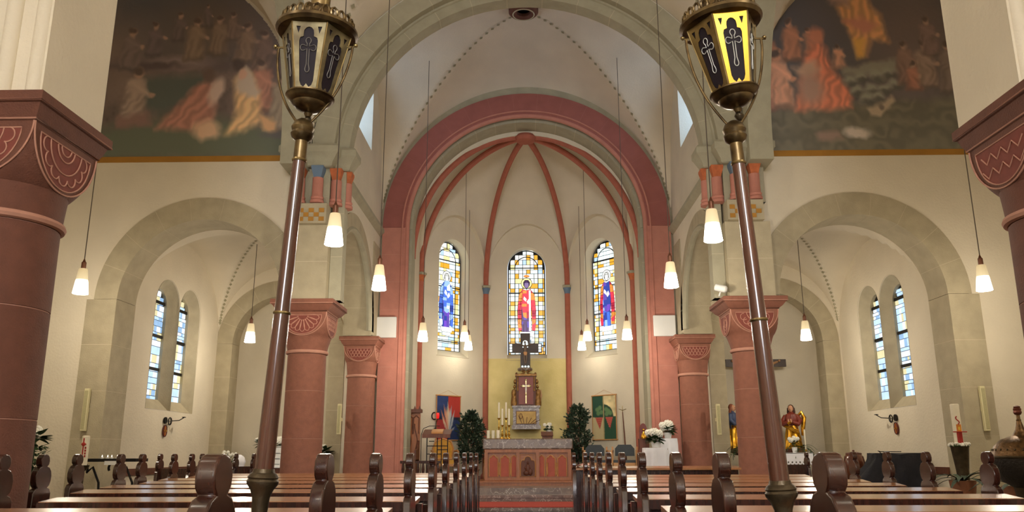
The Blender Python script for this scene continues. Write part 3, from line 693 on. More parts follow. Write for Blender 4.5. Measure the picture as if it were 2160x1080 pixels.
# ------------------------------------------------------------------ frescoes (flat painting on the wall)
class Paint:
    def __init__(s, x0, x1, y0, y1, nx, ny, base, seed):
        s.nx, s.ny = nx, ny; r = np.random.default_rng(seed)
        s.X, s.Y = np.meshgrid(np.linspace(x0, x1, nx), np.linspace(y0, y1, ny)); s.x0 = s.X.copy(); s.y0 = s.Y.copy()
        def noise(sc):
            g = r.normal(size=(int((y1-y0)/sc)+3, int((x1-x0)/sc)+3)); u = (s.x0-x0)/sc; v = (s.y0-y0)/sc; i, j = u.astype(int), v.astype(int); fu, fv = u-i, v-j
            fu = fu*fu*(3-2*fu); fv = fv*fv*(3-2*fv)
            return g[j, i]*(1-fu)*(1-fv)+g[j, i+1]*fu*(1-fv)+g[j+1, i]*(1-fu)*fv+g[j+1, i+1]*fu*fv
        s.noise = noise
        s.X = s.X+noise(18)*2+noise(7)*1.1; s.Y = s.Y+noise(18)*2+noise(7)*1.1
        s.C = np.ones((ny, nx, 3))*np.array(base, float); s.C *= (1+.12*noise(60)+.07*noise(20)+.05*noise(6))[..., None]
    def put(s, m, col, folds=0, fang=0, amp=.12):
        col = np.array(col, float)*np.ones_like(s.C)
        if folds:
            q = (s.x0*cos(fang)+s.y0*sin(fang))*folds*1.1+s.noise(30)*2.6+s.noise(12)*.8
            col = col*(1+amp*np.sin(q))[..., None]
        m = np.clip(m, 0, 1)[..., None]; s.C = s.C*(1-m)+col*m
    def ell(s, cx, cy, rx, ry, col, soft=.35, rot=0, op=1, **k):
        c, d = cos(rot), sin(rot); u = ((s.X-cx)*c+(s.Y-cy)*d)/rx; v = (-(s.X-cx)*d+(s.Y-cy)*c)/ry
        q = np.sqrt(u*u+v*v); s.put(op*np.clip((1+soft-q)/(2*soft), 0, 1), col, **k)
    def poly(s, pts, col, soft=5, op=1, **k):
        P = np.array(pts, float); n = len(P); D = np.full(s.X.shape, 1e9); ins = np.zeros(s.X.shape, bool)
        for i in range(n):
            a, b = P[i], P[(i+1) % n]; e = b-a; t = np.clip(((s.X-a[0])*e[0]+(s.Y-a[1])*e[1])/(e@e+1e-9), 0, 1)
            D = np.minimum(D, np.hypot(s.X-a[0]-t*e[0], s.Y-a[1]-t*e[1]))
            cond = (a[1] > s.Y) != (b[1] > s.Y); xi = a[0]+(s.Y-a[1])*e[0]/(e[1] if abs(e[1]) > 1e-9 else 1e-9); ins ^= cond & (s.X < xi)
        s.put(op*np.clip(np.where(ins, D, -D)/soft*.5+.5, 0, 1), col, **k)
    def person(s, x, y, h, robe, skin=(120, 92, 76), hair=(48, 36, 32), lean=0, fang=.3):
        s.poly([(x-h*.16+lean*.6, y-h*.74), (x+h*.16+lean*.6, y-h*.74), (x+h*.24, y), (x-h*.26, y)], robe, 6, folds=.35, fang=fang)
        s.ell(x+lean*.75, y-h*.62, h*.17, h*.16, [c*1.08 for c in robe]); s.ell(x+lean, y-h*.86, h*.085, h*.11, skin, .3); s.ell(x+lean-h*.02, y-h*.91, h*.09, h*.07, hair, .35)
        s.poly([(x+lean*.5-h*.14, y-h*.68), (x+lean*.5-h*.06, y-h*.72), (x+lean+h*.26, y-h*.5), (x+lean+h*.22, y-h*.44)], [c*1.22 for c in robe], 4)
        s.ell(x+lean+h*.27, y-h*.47, h*.05, h*.05, skin, .4); s.poly([(x-h*.26, y-2), (x+h*.24, y-2), (x+h*.22, y+h*.05), (x-h*.24, y+h*.05)], [c*.6 for c in robe], 5, op=.7)
        s.poly([(x-h*.05+lean*.5, y-h*.55), (x+h*.02+lean*.5, y-h*.55), (x+h*.06, y-h*.05), (x-h*.06, y-h*.05)], [min(255, c*1.2) for c in robe], 6, op=.6)
    def mesh(s, name, F, keep, m):
        nx, ny = s.nx, s.ny; V = [F(s.x0[j, i], s.y0[j, i]) for j in range(ny) for i in range(nx)]
        k = keep(s.x0, s.y0); f = [(j*nx+i, j*nx+i+1, (j+1)*nx+i+1, (j+1)*nx+i) for j in range(ny-1) for i in range(nx-1) if k[j, i] and k[j+1, i+1] and k[j, i+1] and k[j+1, i]]
        me = bpy.data.meshes.new(name); me.from_pydata(V, [], f); me.materials.append(m)
        c = np.clip((s.C*.68+np.array([108, 102, 98])*.32)*1.62/255, 0, 1) if name == 'fresco' else np.clip(s.C/255, 0, 1); c = np.where(c <= .04045, c/12.92, ((c+.055)/1.055)**2.4)
        at = me.color_attributes.new('Col', 'FLOAT_COLOR', 'POINT'); at.data.foreach_set('color', np.concatenate([c, np.ones((ny, nx, 1))], 2).astype(np.float32).ravel())
        return me
FRM = vcol_mat('fresco_paint', .75, .15)
P = Paint(60, 622, -110, 334, 260, 206, (66, 54, 50), 3)
P.ell(330, 30, 260, 90, (40, 42, 50), .6); P.ell(440, 60, 130, 60, (62, 50, 44), .7); P.ell(160, 120, 120, 90, (78, 64, 58), .6)
P.poly([(60, 150), (622, 150), (622, 170), (400, 140), (240, 135), (60, 160)], (58, 46, 48), 12)
P.poly([(60, 300), (400, 240), (622, 290), (622, 340), (60, 340)], (52, 60, 46), 16)
P.poly([(285, 170), (420, 165), (400, 215), (330, 245), (285, 225)], (42, 50, 46), 10)
P.ell(360, 140, 60, 14, (92, 78, 78), .5); P.ell(300, 145, 70, 8, (44, 34, 36), .5)
for x, y, h, c in ((250, 150, 90, (70, 58, 56)), (300, 120, 70, (60, 50, 52)), (390, 130, 90, (84, 68, 56)), (440, 120, 85, (80, 64, 52)), (500, 140, 90, (84, 66, 54)), (540, 160, 90, (70, 54, 48)), (350, 90, 60, (58, 48, 48)), (470, 90, 60, (74, 58, 50)), (410, 60, 50, (60, 50, 50))):
    P.person(x, y, h, c)
P.person(268, 262, 118, (104, 88, 78), lean=6, fang=.9); P.poly([(235, 250), (300, 245), (310, 268), (240, 272)], (88, 62, 56), 8)
P.poly([(320, 275), (360, 235), (400, 185), (440, 180), (450, 225), (440, 268), (400, 282)], (124, 78, 66), 8, folds=.3, fang=.7); P.ell(424, 168, 14, 18, (60, 44, 38)); P.ell(445, 200, 14, 26, (150, 128, 116), rot=.3)
P.person(545, 240, 110, (118, 76, 62), lean=-6); P.person(590, 280, 120, (104, 92, 76))
P.poly([(470, 290), (490, 250), (480, 180), (500, 152), (520, 165), (540, 210), (545, 265), (510, 285)], (168, 132, 88), 8, folds=.3, fang=.6)
P.poly([(484, 195), (492, 160), (505, 150), (520, 168), (538, 200), (530, 215), (500, 205)], (150, 134, 118), 6); P.ell(489, 147, 13, 13, (40, 30, 28)); P.ell(497, 166, 8, 11, (160, 122, 100))
P.ell(430, 280, 28, 20, (160, 128, 100), .4); P.poly([(540, 250), (580, 265), (575, 285), (550, 280)], (160, 120, 80), 5); P.ell(590, 290, 40, 8, (52, 50, 50), .5)
FXL = lambda x: -6.44+(x-220)*.00728; FZL = lambda y: 5.53+(333-y)*.00806
def keepL(x, y):
    X, Z = -6.44+(x-220)*.00728, 5.53+(333-y)*.00806; return (Z < 6.25) | ((X+6.2)**2+(Z-6.25)**2 < 2.6**2)
me = P.mesh('fresco', lambda x, y: (min(FXL(x), -3.58), 11.494, FZL(y)), keepL, FRM)
tag(put('fresco', me), 'dark faded mural of kneeling figures above the arch by the candle rack', 'mural')
P = Paint(1592, 2190, -110, 318, 270, 196, (48, 46, 48), 9)
P.ell(1720, 40, 120, 90, (36, 40, 46), .6); P.ell(1830, 40, 160, 120, (52, 48, 52), .6); P.ell(1960, 90, 90, 110, (66, 54, 52), .6)
P.poly([(1592, 232), (1820, 222), (2190, 205), (2190, 325), (1592, 325)], (64, 62, 50), 10, folds=.12, fang=1.5, amp=.12)
for x, y, h, c in ((1640, 150, 80, (110, 70, 52)), (1690, 130, 90, (120, 74, 54)), (1730, 120, 60, (96, 66, 54)), (1655, 225, 120, (150, 104, 82)), (1620, 230, 90, (128, 84, 70))): P.person(x, y, h, c, skin=(150, 100, 76))
P.poly([(1685, 235), (1705, 160), (1730, 95), (1755, 90), (1775, 150), (1810, 205), (1805, 230), (1740, 236)], (162, 86, 62), 8, folds=.28, fang=.2); P.ell(1745, 80, 16, 18, (150, 86, 64)); P.poly([(1690, 150), (1740, 130), (1745, 150), (1720, 175)], (150, 118, 96), 8)
P.person(1790, 150, 55, (140, 96, 76)); P.ell(1722, 190, 26, 34, (128, 96, 82), .5)
P.poly([(1800, 20), (1830, -10), (1862, -5), (1890, 40), (1902, 95), (1870, 90), (1850, 125), (1830, 118), (1812, 60)], (158, 108, 66), 8, folds=.3, fang=.25); P.poly([(1806, 48), (1850, 40), (1880, 60), (1850, 80)], (150, 90, 70), 7); P.ell(1842, -24, 16, 20, (140, 104, 84)); P.poly([(1770, -10), (1830, 0), (1826, 18), (1790, 12)], (120, 90, 76), 8); P.poly([(1825, 90), (1855, 90), (1843, 128), (1830, 128)], (170, 124, 50), 6)
P.poly([(1795, 150), (1915, 130), (1915, 160), (1795, 165)], (92, 90, 78), 6)
for x, y in ((1808, 176), (1832, 168), (1868, 165), (1890, 160), (1905, 182), (1820, 196), (1850, 192), (1880, 190), (1838, 210), (1865, 208)):
    P.ell(x, y, 15, 10, (100, 100, 88), .4, rot=random.uniform(-.6, .6)); P.ell(x+4, y+7, 14, 6, (40, 40, 38), .5, op=.8)
P.person(1935, 180, 90, (84, 62, 54)); P.person(1975, 190, 100, (94, 76, 66)); P.person(1945, 195, 60, (112, 70, 56)); P.person(1990, 120, 80, (78, 60, 56)); P.person(2030, 200, 110, (78, 66, 60)); P.person(2090, 200, 110, (70, 58, 54))
P.poly([(1838, 232), (1875, 218), (1893, 206), (1898, 218), (1870, 246), (1845, 246)], (128, 112, 92), 4); P.ell(1870, 228, 8, 7, (70, 62, 54), .3)
P.poly([(1722, 280), (1770, 276), (1780, 292), (1728, 296)], (100, 80, 70), 5); P.ell(1812, 280, 28, 11, (150, 140, 130), .35)
FXR = lambda x: 3.515+(x-1600)*.00708; FZR = lambda y: 5.53+(315-y)*.0081
def keepR(x, y):
    X, Z = 3.515+(x-1600)*.00708, 5.53+(315-y)*.0081; return (Z < 6.25) | ((X-6.2)**2+(Z-6.25)**2 < 2.66**2)
me = P.mesh('fresco', lambda x, y: (max(FXR(x), 3.53), 11.494, FZR(y)), keepR, FRM)
tag(put('fresco', me), 'dark mural with an orange-robed figure above stone blocks, font side', 'mural')

# ------------------------------------------------------------------ pendant lamps
def shade_mat():
    m = bpy.data.materials.new('frosted_shade'); m.use_nodes = True; nt = m.node_tree; b = nt.nodes['Principled BSDF']
    b.inputs['Base Color'].default_value = (*lin((240, 222, 180)), 1); b.inputs['Roughness'].default_value = .4
    tc = nt.nodes.new('ShaderNodeTexCoord'); sp = nt.nodes.new('ShaderNodeSeparateXYZ'); nt.links.new(tc.outputs['Object'], sp.inputs[0])
    r = nt.nodes.new('ShaderNodeValToRGB'); e = r.color_ramp.elements
    e[0].position = .0; e[0].color = (1, .95, .82, 1); e[1].position = .33; e[1].color = (.017, .0135, .0075, 1)
    x = e.new(.15); x.color = (.5, .45, .34, 1); x = e.new(.19); x.color = (.028, .0235, .0145, 1)
    nt.links.new(sp.outputs['Z'], r.inputs[0]); nt.links.new(r.outputs[0], b.inputs['Emission Color']); b.inputs['Emission Strength'].default_value = 9.0
    return m
SHD = shade_mat()
lamp0 = None
zn = lambda x: 5.4+3.6*sqrt(1-(x/3.9)**2)+.04
def lamp(x, y, z, top, label, power=1.0):
    global lamp0
    t = thing('pendant_lamp', label, 'lamp', (x, y, z), group='conical pendant lamps')
    if lamp0 is None:
        lamp0 = {'shade': MB().lathe([(.02, .012), (.088, .0), (.095, .004), (.056, .32), (.05, .335), (.0, .335)], 32).mesh('shade', SHD),
                 'socket': MB().lathe([(.028, .33), (.03, .335), (.03, .42), (.02, .43), (.006, .47)], 20).mesh('socket', LAMPC)}
    put('shade', lamp0['shade'], t); put('socket', lamp0['socket'], t)
    MB().tube([(0, 0, .45), (0, 0, top-z)], .006, 6).build('cord', CORDM, t)
    L = bpy.data.lights.new('bulb', 'POINT'); L.energy = LAMP_W*power; L.color = LAMP_C; L.shadow_soft_size = .07
    lo = bpy.data.objects.new('bulb', L); C.objects.link(lo); lo.parent = t; lo.location = (0, 0, -.09)
def cz_(x, y):
    return zc(x, y)
def apse_top(x, y):
    r = min(.95, sqrt(x*x+(y-16.4)**2)/2.75); return ZS+(CZ-ZS)*sqrt(max(0, 1-r*r))+.05
lamp(-1.97, 7.95, 3.19, 8.9, 'nearer nave lamp on the throne side, hanging beside the painted colonnettes')
lamp(-1.93, 10.3, 3.19, 8.2, 'lamp hanging in front of the arcade on the throne side')
lamp(-1.90, 14.6, 3.10, zc(1.9, 14.6)+.04, 'lamp before the pink arch foot, above the lectern')
lamp(-1.34, 17.2, 3.45, apse_top(-1.34, 17.2), 'apse lamp beside the blue saint window, upper of two', .08)
lamp(-1.33, 18.2, 3.385, apse_top(-1.33, 18.2), 'apse lamp beside the blue saint window, lower of two', .08)
lamp(1.90, 7.95, 3.20, 8.9, 'nearer nave lamp on the font side, hanging beside the brightened lantern pole')
lamp(1.88, 10.3, 3.20, 8.2, 'lamp hanging in front of the arcade on the draped-table side')
lamp(1.82, 14.6, 3.11, zc(1.82, 14.6)+.04, 'lamp before the pink arch foot, above the processional staff')
lamp(1.295, 17.2, 3.45, apse_top(1.295, 17.2), 'apse lamp beside the purple-robed saint window, upper of two', .08)
lamp(1.24, 18.2, 3.37, apse_top(1.24, 18.2), 'apse lamp beside the purple-robed saint window, lower of two', .08)
lamp(-5.81, 10.2, 3.145, 8.6, 'lamp hanging over the candle rack, in front of the arch stones')
lamp(5.84, 10.2, 3.11, 8.6, 'lamp hanging over the tall candle and font')
lamp(-4.93, 14.2, 3.04, 4.86, 'lamp inside the chapel behind the palmette column')
lamp(4.84, 14.0, 3.0, 4.86, 'lamp inside the chapel with the gilded statues')
for x, y, nm in ((-1.95, 1.6, 'first row, scalloped-column side'), (1.95, 1.6, 'first row, zigzag-column side'), (-1.95, -2, 'second row, scalloped-column side'), (1.95, -2, 'second row, zigzag-column side')):
    lamp(x, y, 4.0 if y > 0 else 3.2, zn(x), 'nave lamp above and behind the viewpoint, '+nm, .15)
for sgn in (-1, 1): lamp(sgn*5.85, 6.2, 3.15, 8.5, 'transept lamp over the outer aisle on the %s side' % ('candle-rack' if sgn < 0 else 'font'))

# ------------------------------------------------------------------ pews
half = [(.0, 1.12), (.026, 1.115), (.043, 1.1), (.05, 1.076), (.045, 1.054), (.031, 1.041), (.056, 1.034), (.078, 1.012), (.088, .98), (.086, .945), (.074, .918), (.056, .905), (.082, .897), (.1, .872), (.1, .55), (.1, .12), (.13, .1), (.13, 0)]
sil = half+[(-y, z) for y, z in reversed(half[1:] if half[0][0] == 0 else half)]
def end_mesh():
    return MB().slab(sil, 'x', -.02, .02).mesh('end_board', WD, 50)
END = end_mesh()
POPPY = MB().lathe([(.0, -.004), (.03, -.002), (.034, .0)], 16).mesh('x')
def pew(n, sgn, x, y, xo, label):
    t = thing('church_pew', label, 'pew', (sgn*x, y, 0), group='pews on the candle-rack side' if sgn < 0 else 'pews on the font side')
    L = xo-x
    for k, (px, nm) in enumerate(((.02, 'end_board'), (L-.02, 'end_board'))):
        e = put(nm, END, t); e.location = (sgn*px, 0, 0)
        bv = e.modifiers.new('bevel', 'BEVEL'); bv.width = .011; bv.segments = 3; bv.limit_method = 'ANGLE'; bv.angle_limit = .9
    xa, xb = sorted((sgn*.035, sgn*(L-.035)))
    MB().slab([(.352, .832), (.545, .846), (.545, .872), (.352, .856)], 'x', xa, xb).build('desk_board', WL, t, 0); MB().box(xa, xb, .335, .352, .80, .853).build('edge_strip', WD, t, 0)
    MB().box(xa, xb, .40, .435, .42, .838).build('desk_panel', WD, t, 0)
    MB().slab([(.0, .44), (.34, .45), (.34, .48), (.0, .47)], 'x', xa, xb).build('seat', WD, t, 0)
    MB().slab([(-.03, .48), (.01, .48), (-.03, .8), (-.06, .8)], 'x', xa, xb).build('backrest', WD, t, 0)
    MB().box(xa, xb, .44, .54, .16, .2).build('kneeler', WD, t, 0)
    for q in (.02, L-.02): MB().box(*sorted((sgn*(q-.015), sgn*(q+.015))), .05, .64, .08, .16).box(*sorted((sgn*(q-.015), sgn*(q+.015))), .40, .44, .14, .84).build('side_rail', WD, t, 0)
ORD = ['nearest', 'second', 'third', 'fourth', 'fifth', 'sixth', 'seventh', 'eighth', 'ninth', 'tenth']
LP = [(1.64, 2.6), (2.53, 2.8), (3.39, 2.85), (4.38, 2.82), (5.43, 3.22), (6.29, 3.46), (7.21, 3.58), (8.13, 3.82), (9.1, 3.92), (10.02, 4.1)]
RP = [(1.73, 2.6), (2.68, 2.8), (3.50, 2.85), (4.55, 2.9), (5.5, 3.03), (6.4, 3.06), (7.23, 3.12), (8.05, 3.15), (9.0, 3.18)]
for n, (y, xo) in enumerate(LP): pew(n, -1, .60, y, xo, 'dark wooden pew, %s from the viewpoint on the candle-rack side' % ORD[n])
for n, (y, xo) in enumerate(RP): pew(n, 1, .60, y, xo, 'dark wooden pew, %s from the viewpoint on the font side' % ORD[n])
# front kneeling desk before the first pew, font side
t = thing('kneeling_desk', 'panelled kneeling desk in front of the foremost font-side pew', 'desk', (.56, 10.5, 0))
e = put('end_board', END, t); e.location = (.02, 0, 0)
MB().slab([(-.06, .905), (.2, .925), (.2, .95), (-.06, .93)], 'x', .0, 2.1).build('desk_board', WL, t, 0)
MB().box(.02, 2.08, .02, .06, .1, .905).build('front_panel', WD, t, 0)
for q in range(5): MB().box(.1+q*.4, .42+q*.4, .0, .02, .25, .8).build('panel', WD, t, 0)
b = MB(); F = lambda i, j: (.62+.22*i+.01*sin(9*j), 10.46+.2*j, .956+.03*sin(PI*i)*sin(PI*j)+.012*sin(11*i+5*j)); b.grid(F, 10, 8)
tag(b.build('folded_cloth', mat('red_white_cloth', (214, 96, 80), .9, var=.05, scale=14, rgb2=(236, 226, 214))), 'small red and white folded cloth lying on the kneeling desk', 'cloth')
# short chapel benches
def chapel_bench(x0, x1, y, label, h=.0):
    t = thing('chapel_bench', label, 'bench', ((x0+x1)/2, y, 0)); a = (x1-x0)/2
    for q in (-a, a):
        e = put('end_board', END, t); e.location = (q, 0, 0); bv = e.modifiers.new('bevel', 'BEVEL'); bv.width = .011; bv.segments = 2; bv.limit_method = 'ANGLE'; bv.angle_limit = .9
    MB().box(-a, a, -.03, .0, .5, .93).build('backrest', WD, t, 0); MB().box(-a, a, .0, .34, .42, .46).build('seat', WD, t, 0)
    MB().box(-a, a, .05, .3, .1, .16).build('stretcher', WD, t, 0)
chapel_bench(-4.86, -4.3, 10.9, 'short dark bench between the candle rack and the pews')
chapel_bench(-4.45, -4.18, 12.6, 'small dark prayer stool in the chapel of white flowers')
chapel_bench(3.80, 4.3, 12.9, 'small dark bench in front of the statue altar')

# ------------------------------------------------------------------ processional lanterns on poles
LGL = bpy.data.materials.new('smoky_lantern_glass'); LGL.use_nodes = True
b_ = LGL.node_tree.nodes['Principled BSDF']; b_.inputs['Base Color'].default_value = (.02, .014, .018, 1); b_.inputs['Roughness'].default_value = .5; b_.inputs['Specular IOR Level'].default_value = .12
POLEW = mat('varnished_pole_wood', (92, 48, 32), .16, var=.3, scale=3, stretch=(14, 14, .8), coat=.8, rgb2=(64, 34, 24))
CRS = mat('pale_enamel', (216, 214, 206), .5)
BRZL = mat('worn_brass', (128, 108, 74), .34, .9, var=.3, scale=20, rgb2=(70, 56, 40))
CRSD = mat('grey_enamel', (120, 114, 108), .5)
BRASSD = mat('dull_grey_brass', (150, 138, 104), .5, .7, var=.3, scale=18, rgb2=(92, 80, 58))
def lantern(label, P0, P1, bot, topc, rot, bright):
    t = thing('processional_lantern', label, 'lantern', (P0[0], P0[1], 0), world=True)
    P0, P1 = Vector(P0), Vector(P1); d = (P1-P0)
    at_ = lambda s: P0+d*s
    r0, r1 = .0255, .0185
    seg = [0.0, .32, .62, .90, 1.0]
    MB().tube([at_(.0), at_(.45)], [r0, .022], 20).build('lower_shaft', POLEW, t)
    MB().tube([at_(.45), at_(.91)], [.0215, .0185], 20).build('upper_shaft', POLEW, t)
    MB().tube([at_(.91), at_(1)], [.0185, .018], 20).build('brass_ferrule', BRZL, t)
    for s, r in ((.45, .0235), (.91, .0205)): MB().tube([at_(s-.004), at_(s), at_(s+.004)], [r, r+.0015, r], 20).build('ring', BRASS, t)
    dn = d.normalized(); q = dn.to_track_quat('Z', 'Y').to_matrix()
    MB().lathe([(.019, -.30), (.020, -.10), (.023, -.055), (.030, -.035), (.041, -.02), (.042, -.012), (.038, -.006), (.041, -.002), (.036, .006), (.030, .01), (.027, .02)], 32, P0, T=q).build('collar', BRZ, t)
    fx, fy = P0.x-dn.x/dn.z*.75, P0.y
    MB().tube([(fx, fy, .02), tuple(P0-dn*.28)], [.021, .02], 16).build('socket_tube', BRZ, t); MB().lathe([(.11, .0), (.11, .012), (.03, .03), (.025, .05)], 24, (fx, fy, 0)).build('foot', BRZ, t)
    MB().lathe([(.018, -.03), (.03, -.02), (.034, -.008), (.03, .0), (.034, .012), (.026, .03), (.012, .04)], 28, P1, T=q).build('pole_knob', BRZL, t)
    # lantern body
    B, T_ = Vector(bot), Vector(topc); ax = (T_-B); H = ax.length; an = ax.normalized(); Q = an.to_track_quat('Z', 'Y').to_matrix() @ Matrix.Rotation(rot, 3, 'Z')
    W = lambda x, y, z: B+Q @ Vector((x, y, z))
    rb, rtp = .062, .105
    def corner(k, v): a = 2*PI*k/6; r = rb+(rtp-rb)*v; return Vector((r*cos(a), r*sin(a), H*v))
    for k in range(6):
        c00, c10, c01, c11 = corner(k, 0), corner(k+1, 0), corner(k, 1), corner(k+1, 1)
        nrm = (c10-c00).cross(c01-c00).normalized()
        fm = lambda u, w, dd: W(*(((c00*(1-u)+c10*u)*(1-w)+(c01*(1-u)+c11*u)*w)+nrm*dd))
        tre = [(.5+.0, .90)]
        hole = [(.2, .14), (.26, .08), (.38, .05), (.5, .10), (.62, .05), (.74, .08), (.8, .14), (.8, .70), (.76, .745), (.66, .76), (.66, .80), (.64, .85), (.57, .885), (.5, .895), (.43, .885), (.36, .85), (.34, .80), (.34, .76), (.24, .745), (.2, .70)]
        e1 = [(.12, .90), (.25, .90), (.18, .80)]; e2 = [(.75, .90), (.88, .90), (.82, .80)]
        bb = MB().slab([(0, 0), (1, 0), (1, 1), (0, 1)], 'y', -.001, .0018, holes=[hole, e1, e2])
        bb.v = [tuple(fm(u, w, dd)) for u, dd, w in bb.v]
        nw = Q @ nrm; pn = bb.build('panel_frame', (BRASSB if nw.dot(Vector((.42, -.9, 0))) > .8 else BRASS) if bright else BRASSD, t, 0)  # panel facing front-right gets brighter brass: reflected light put into the colour
        g = MB().slab([(.1, .02), (.9, .02), (.9, .95), (.1, .95)], 'y', -.003, -.0018); g.v = [tuple(fm(u, w, dd)) for u, dd, w in g.v]; g.build('glass_pane', LGL, pn, 0)
        # outlined cross with budded ends
        x0, y0 = .5, .60; ar = .03; pts = []
        def bud(cx, cy, a): return [(cx+.085*cos(a+w_), cy+.042*sin(a+w_)) for w_ in np.linspace(-2.1, 2.1, 9)]
        pts = bud(.5, .72, PI/2)[::-1]; pts = [(.535, .63)]+bud(.69, .60, 0)+[(.535, .575), (.535, .38)]+bud(.5, .30, -PI/2)[::-1][::-1]+[(.465, .38), (.465, .575)]+bud(.31, .60, PI)+[(.465, .63)]+bud(.5, .71, PI/2)[::-1][::-1][::-1]
        # order the outline round the cross by angle within each arm
        right = bud(.68, .60, 0); topb = bud(.5, .70, PI/2); leftb = bud(.32, .60, PI); botb = bud(.5, .30, -PI/2)
        pts = [(.54, .585)]+right+[(.54, .62), (.54, .66)]+topb+[(.46, .66), (.46, .62)]+leftb+[(.46, .585), (.46, .37)]+botb+[(.54, .37)]
        MB().tube([fm(u, w, .0008) for u, w in pts], .0013, 4, True).build('cross_outline', CRS if bright else CRSD, pn, 0)
        MB().tube([W(*corner(k, 0)), W(*corner(k, 1))], .003, 6).build('corner_bar', BRASS, t)
    lt = lambda prof, n=36: MB().lathe(prof, n, B, T=Q)
    lt([(.0, -.062), (.008, -.06), (.013, -.05), (.01, -.044), (.02, -.042), (.036, -.036), (.046, -.028), (.05, -.021), (.051, -.018), (.058, -.015), (.066, -.006), (.069, -.001), (.072, .001), (.072, .005), (.066, .007), (.055, .008)]).build('bottom_bowl', BRZL, t)
    lt([(.006, -.085), (.012, -.078), (.014, -.07), (.006, -.062)], 16).build('drop_finial', BRZ, t)
    lt([(.095, H-.008), (.116, H-.006), (.124, H+.004), (.122, H+.014), (.108, H+.02), (.09, H+.022), (.07, H+.045), (.05, H+.055), (.044, H+.075), (.047, H+.08), (.04, H+.085)]).build('roof', BRZL, t)
    lt([(.03, H+.08), (.03, H+.15), (.038, H+.155), (.038, H+.165), (.02, H+.19), (.0, H+.2)], 12).build('chimney', BRASS, t)
    for k in range(26):
        a = 2*PI*k/26; ring = [(.106*cos(a)-.0105*sin(a)*sin(w_), .106*sin(a)+.0105*cos(a)*sin(w_), H+.031+.015*cos(w_)) for w_ in np.linspace(0, 2*PI, 9)[:-1]]
        MB().tube([W(*p) for p in ring], .004, 5, True).build('gallery_loop', BRZL, t)
    for s in (-1, 1):
        pv = W(0, 0, H*.80)+Vector((s*.112, 0, 0)); inn = W(0, 0, H*.80)+Vector((s*.088, 0, 0))
        MB().tube([inn, pv+Vector((s*.014, 0, 0))], .0035, 8).ball(pv+Vector((s*.01, 0, .004)), .007, 10, 6).build('pivot_pin', BRASS, t)
        MB().tube([pv+(Vector((P1.x, P1.y, P1.z+.01))-pv)*q_+Vector((s*.028*sin(PI*q_)**.8, 0, -.012*sin(PI*q_))) for q_ in np.linspace(0, 1, 18)], .004 if s > 0 or True else .0025, 8).build('yoke_arm', BRZL, t)
lantern('dark unlit lantern on a varnished pole, leaning beside the candle-rack mural', (-.712, 2.235, 1.06), (-.660, 2.22, 2.045), (-.644, 2.22, 2.152), (-.634, 2.22, 2.362), -.5, ())
lantern('brass lantern, front panel brightened as if reflecting, on a dark pole, leaning beside the font-side mural', (.665, 2.22, 1.027), (.610, 2.21, 2.02), (.618, 2.21, 2.148), (.592, 2.21, 2.37), .56, (4,))

# ------------------------------------------------------------------ altar and what stands on it
FZ = .497
t = thing('altar_platform', 'low orange-brown wooden platform under the altar', 'platform', (0, 16.9, FZ), world=True)
MB().box(-.98, .98, 16.3, 17.7, FZ, FZ+.055).build('riser', WO, t, 0)
for i in range(5): MB().box(-1.0, 1.0, 16.27+i*.29, 16.27+i*.29+.284, FZ+.055, FZ+.083).build('plank', WO, t, 0)
PZ = FZ+.083
t = thing('altar', 'carved oak altar with blind arcade and thick marble top', 'altar', (0, 17.2, PZ), world=True)
MB().box(-.84, .84, 16.98, 17.6, PZ, 1.185).build('body', WO, t, 0)
sl = MB().box(-.92, .92, 16.9, 17.7, 1.19, 1.40).build('marble_top', MARB, t, 0); bv = sl.modifiers.new('bevel', 'BEVEL'); bv.width = .02; bv.segments = 3
MB().box(-.88, .88, 16.92, 17.0, PZ, PZ+.05).build('plinth', WO, t, 0); MB().box(-.88, .88, 16.92, 17.0, 1.12, 1.187).build('top_rail', WO, t, 0)
for x in (-.85, -.20, .20, .85): MB().box(x-.035, x+.035, 16.92, 17.0, PZ+.05, 1.12).build('stile', WO, t, 0)
def cusp(cx, z0, zt, w):
    zs = zt-w*1.05; p = [(cx-w, z0), (cx-w, zs)]
    p += [(cx-w+.45*w*(1-cos(a))*.6, zs+.55*w*sin(a)) for a in np.linspace(.3, PI/2, 4)]
    p += [(cx-w*.5+.0, zs+w*.55)]+[(cx+w*.5*cos(a), zs+w*.55+w*.5*sin(a)) for a in np.linspace(PI, 0, 9)]+[(cx+w*.5, zs+w*.55)]
    p += [(cx+w-.45*w*(1-cos(a))*.6, zs+.55*w*sin(a)) for a in np.linspace(PI/2, .3, 4)]
    return p+[(cx+w, zs), (cx+w, z0)]
for x0, x1, n in ((-.815, -.235, 2.5), (.235, .815, 2.5)):
    MB().box(x0, x1, 16.976, 16.984, PZ+.05, 1.12).build('field', WO, t, 0)
    w = (x1-x0)/2.5/2; left = x0 < 0
    cs = [x0+w, x0+3*w, x0+4.6*w] if left else [x1-4.6*w, x1-3*w, x1-w]
    for i, c in enumerate(cs):
        ww = w*.78 if not ((left and i == 2) or (not left and i == 0)) else w*.5
        p = cusp(c, PZ+.07, 1.07, ww)
        MB().slab(p, 'y', 16.968, 16.978).build('arcade_panel', PANR, t, 0)
        MB().tube([(u, 16.962, v) for u, v in p], .011, 6).build('arch_moulding', WOC, t)
    for c in cs[:-1] if left else cs[:-1]:
        xx = c+w; MB().lathe([(.012, PZ+.1), (.018, PZ+.12), (.012, PZ+.14), (.012, .88), (.022, .92)], 10, (xx, 16.96, 0)).build('colonnette', WOC, t)
MB().box(-.17, .17, 16.97, 16.98, PZ+.05, 1.12).build('centre_panel', WO, t, 0)
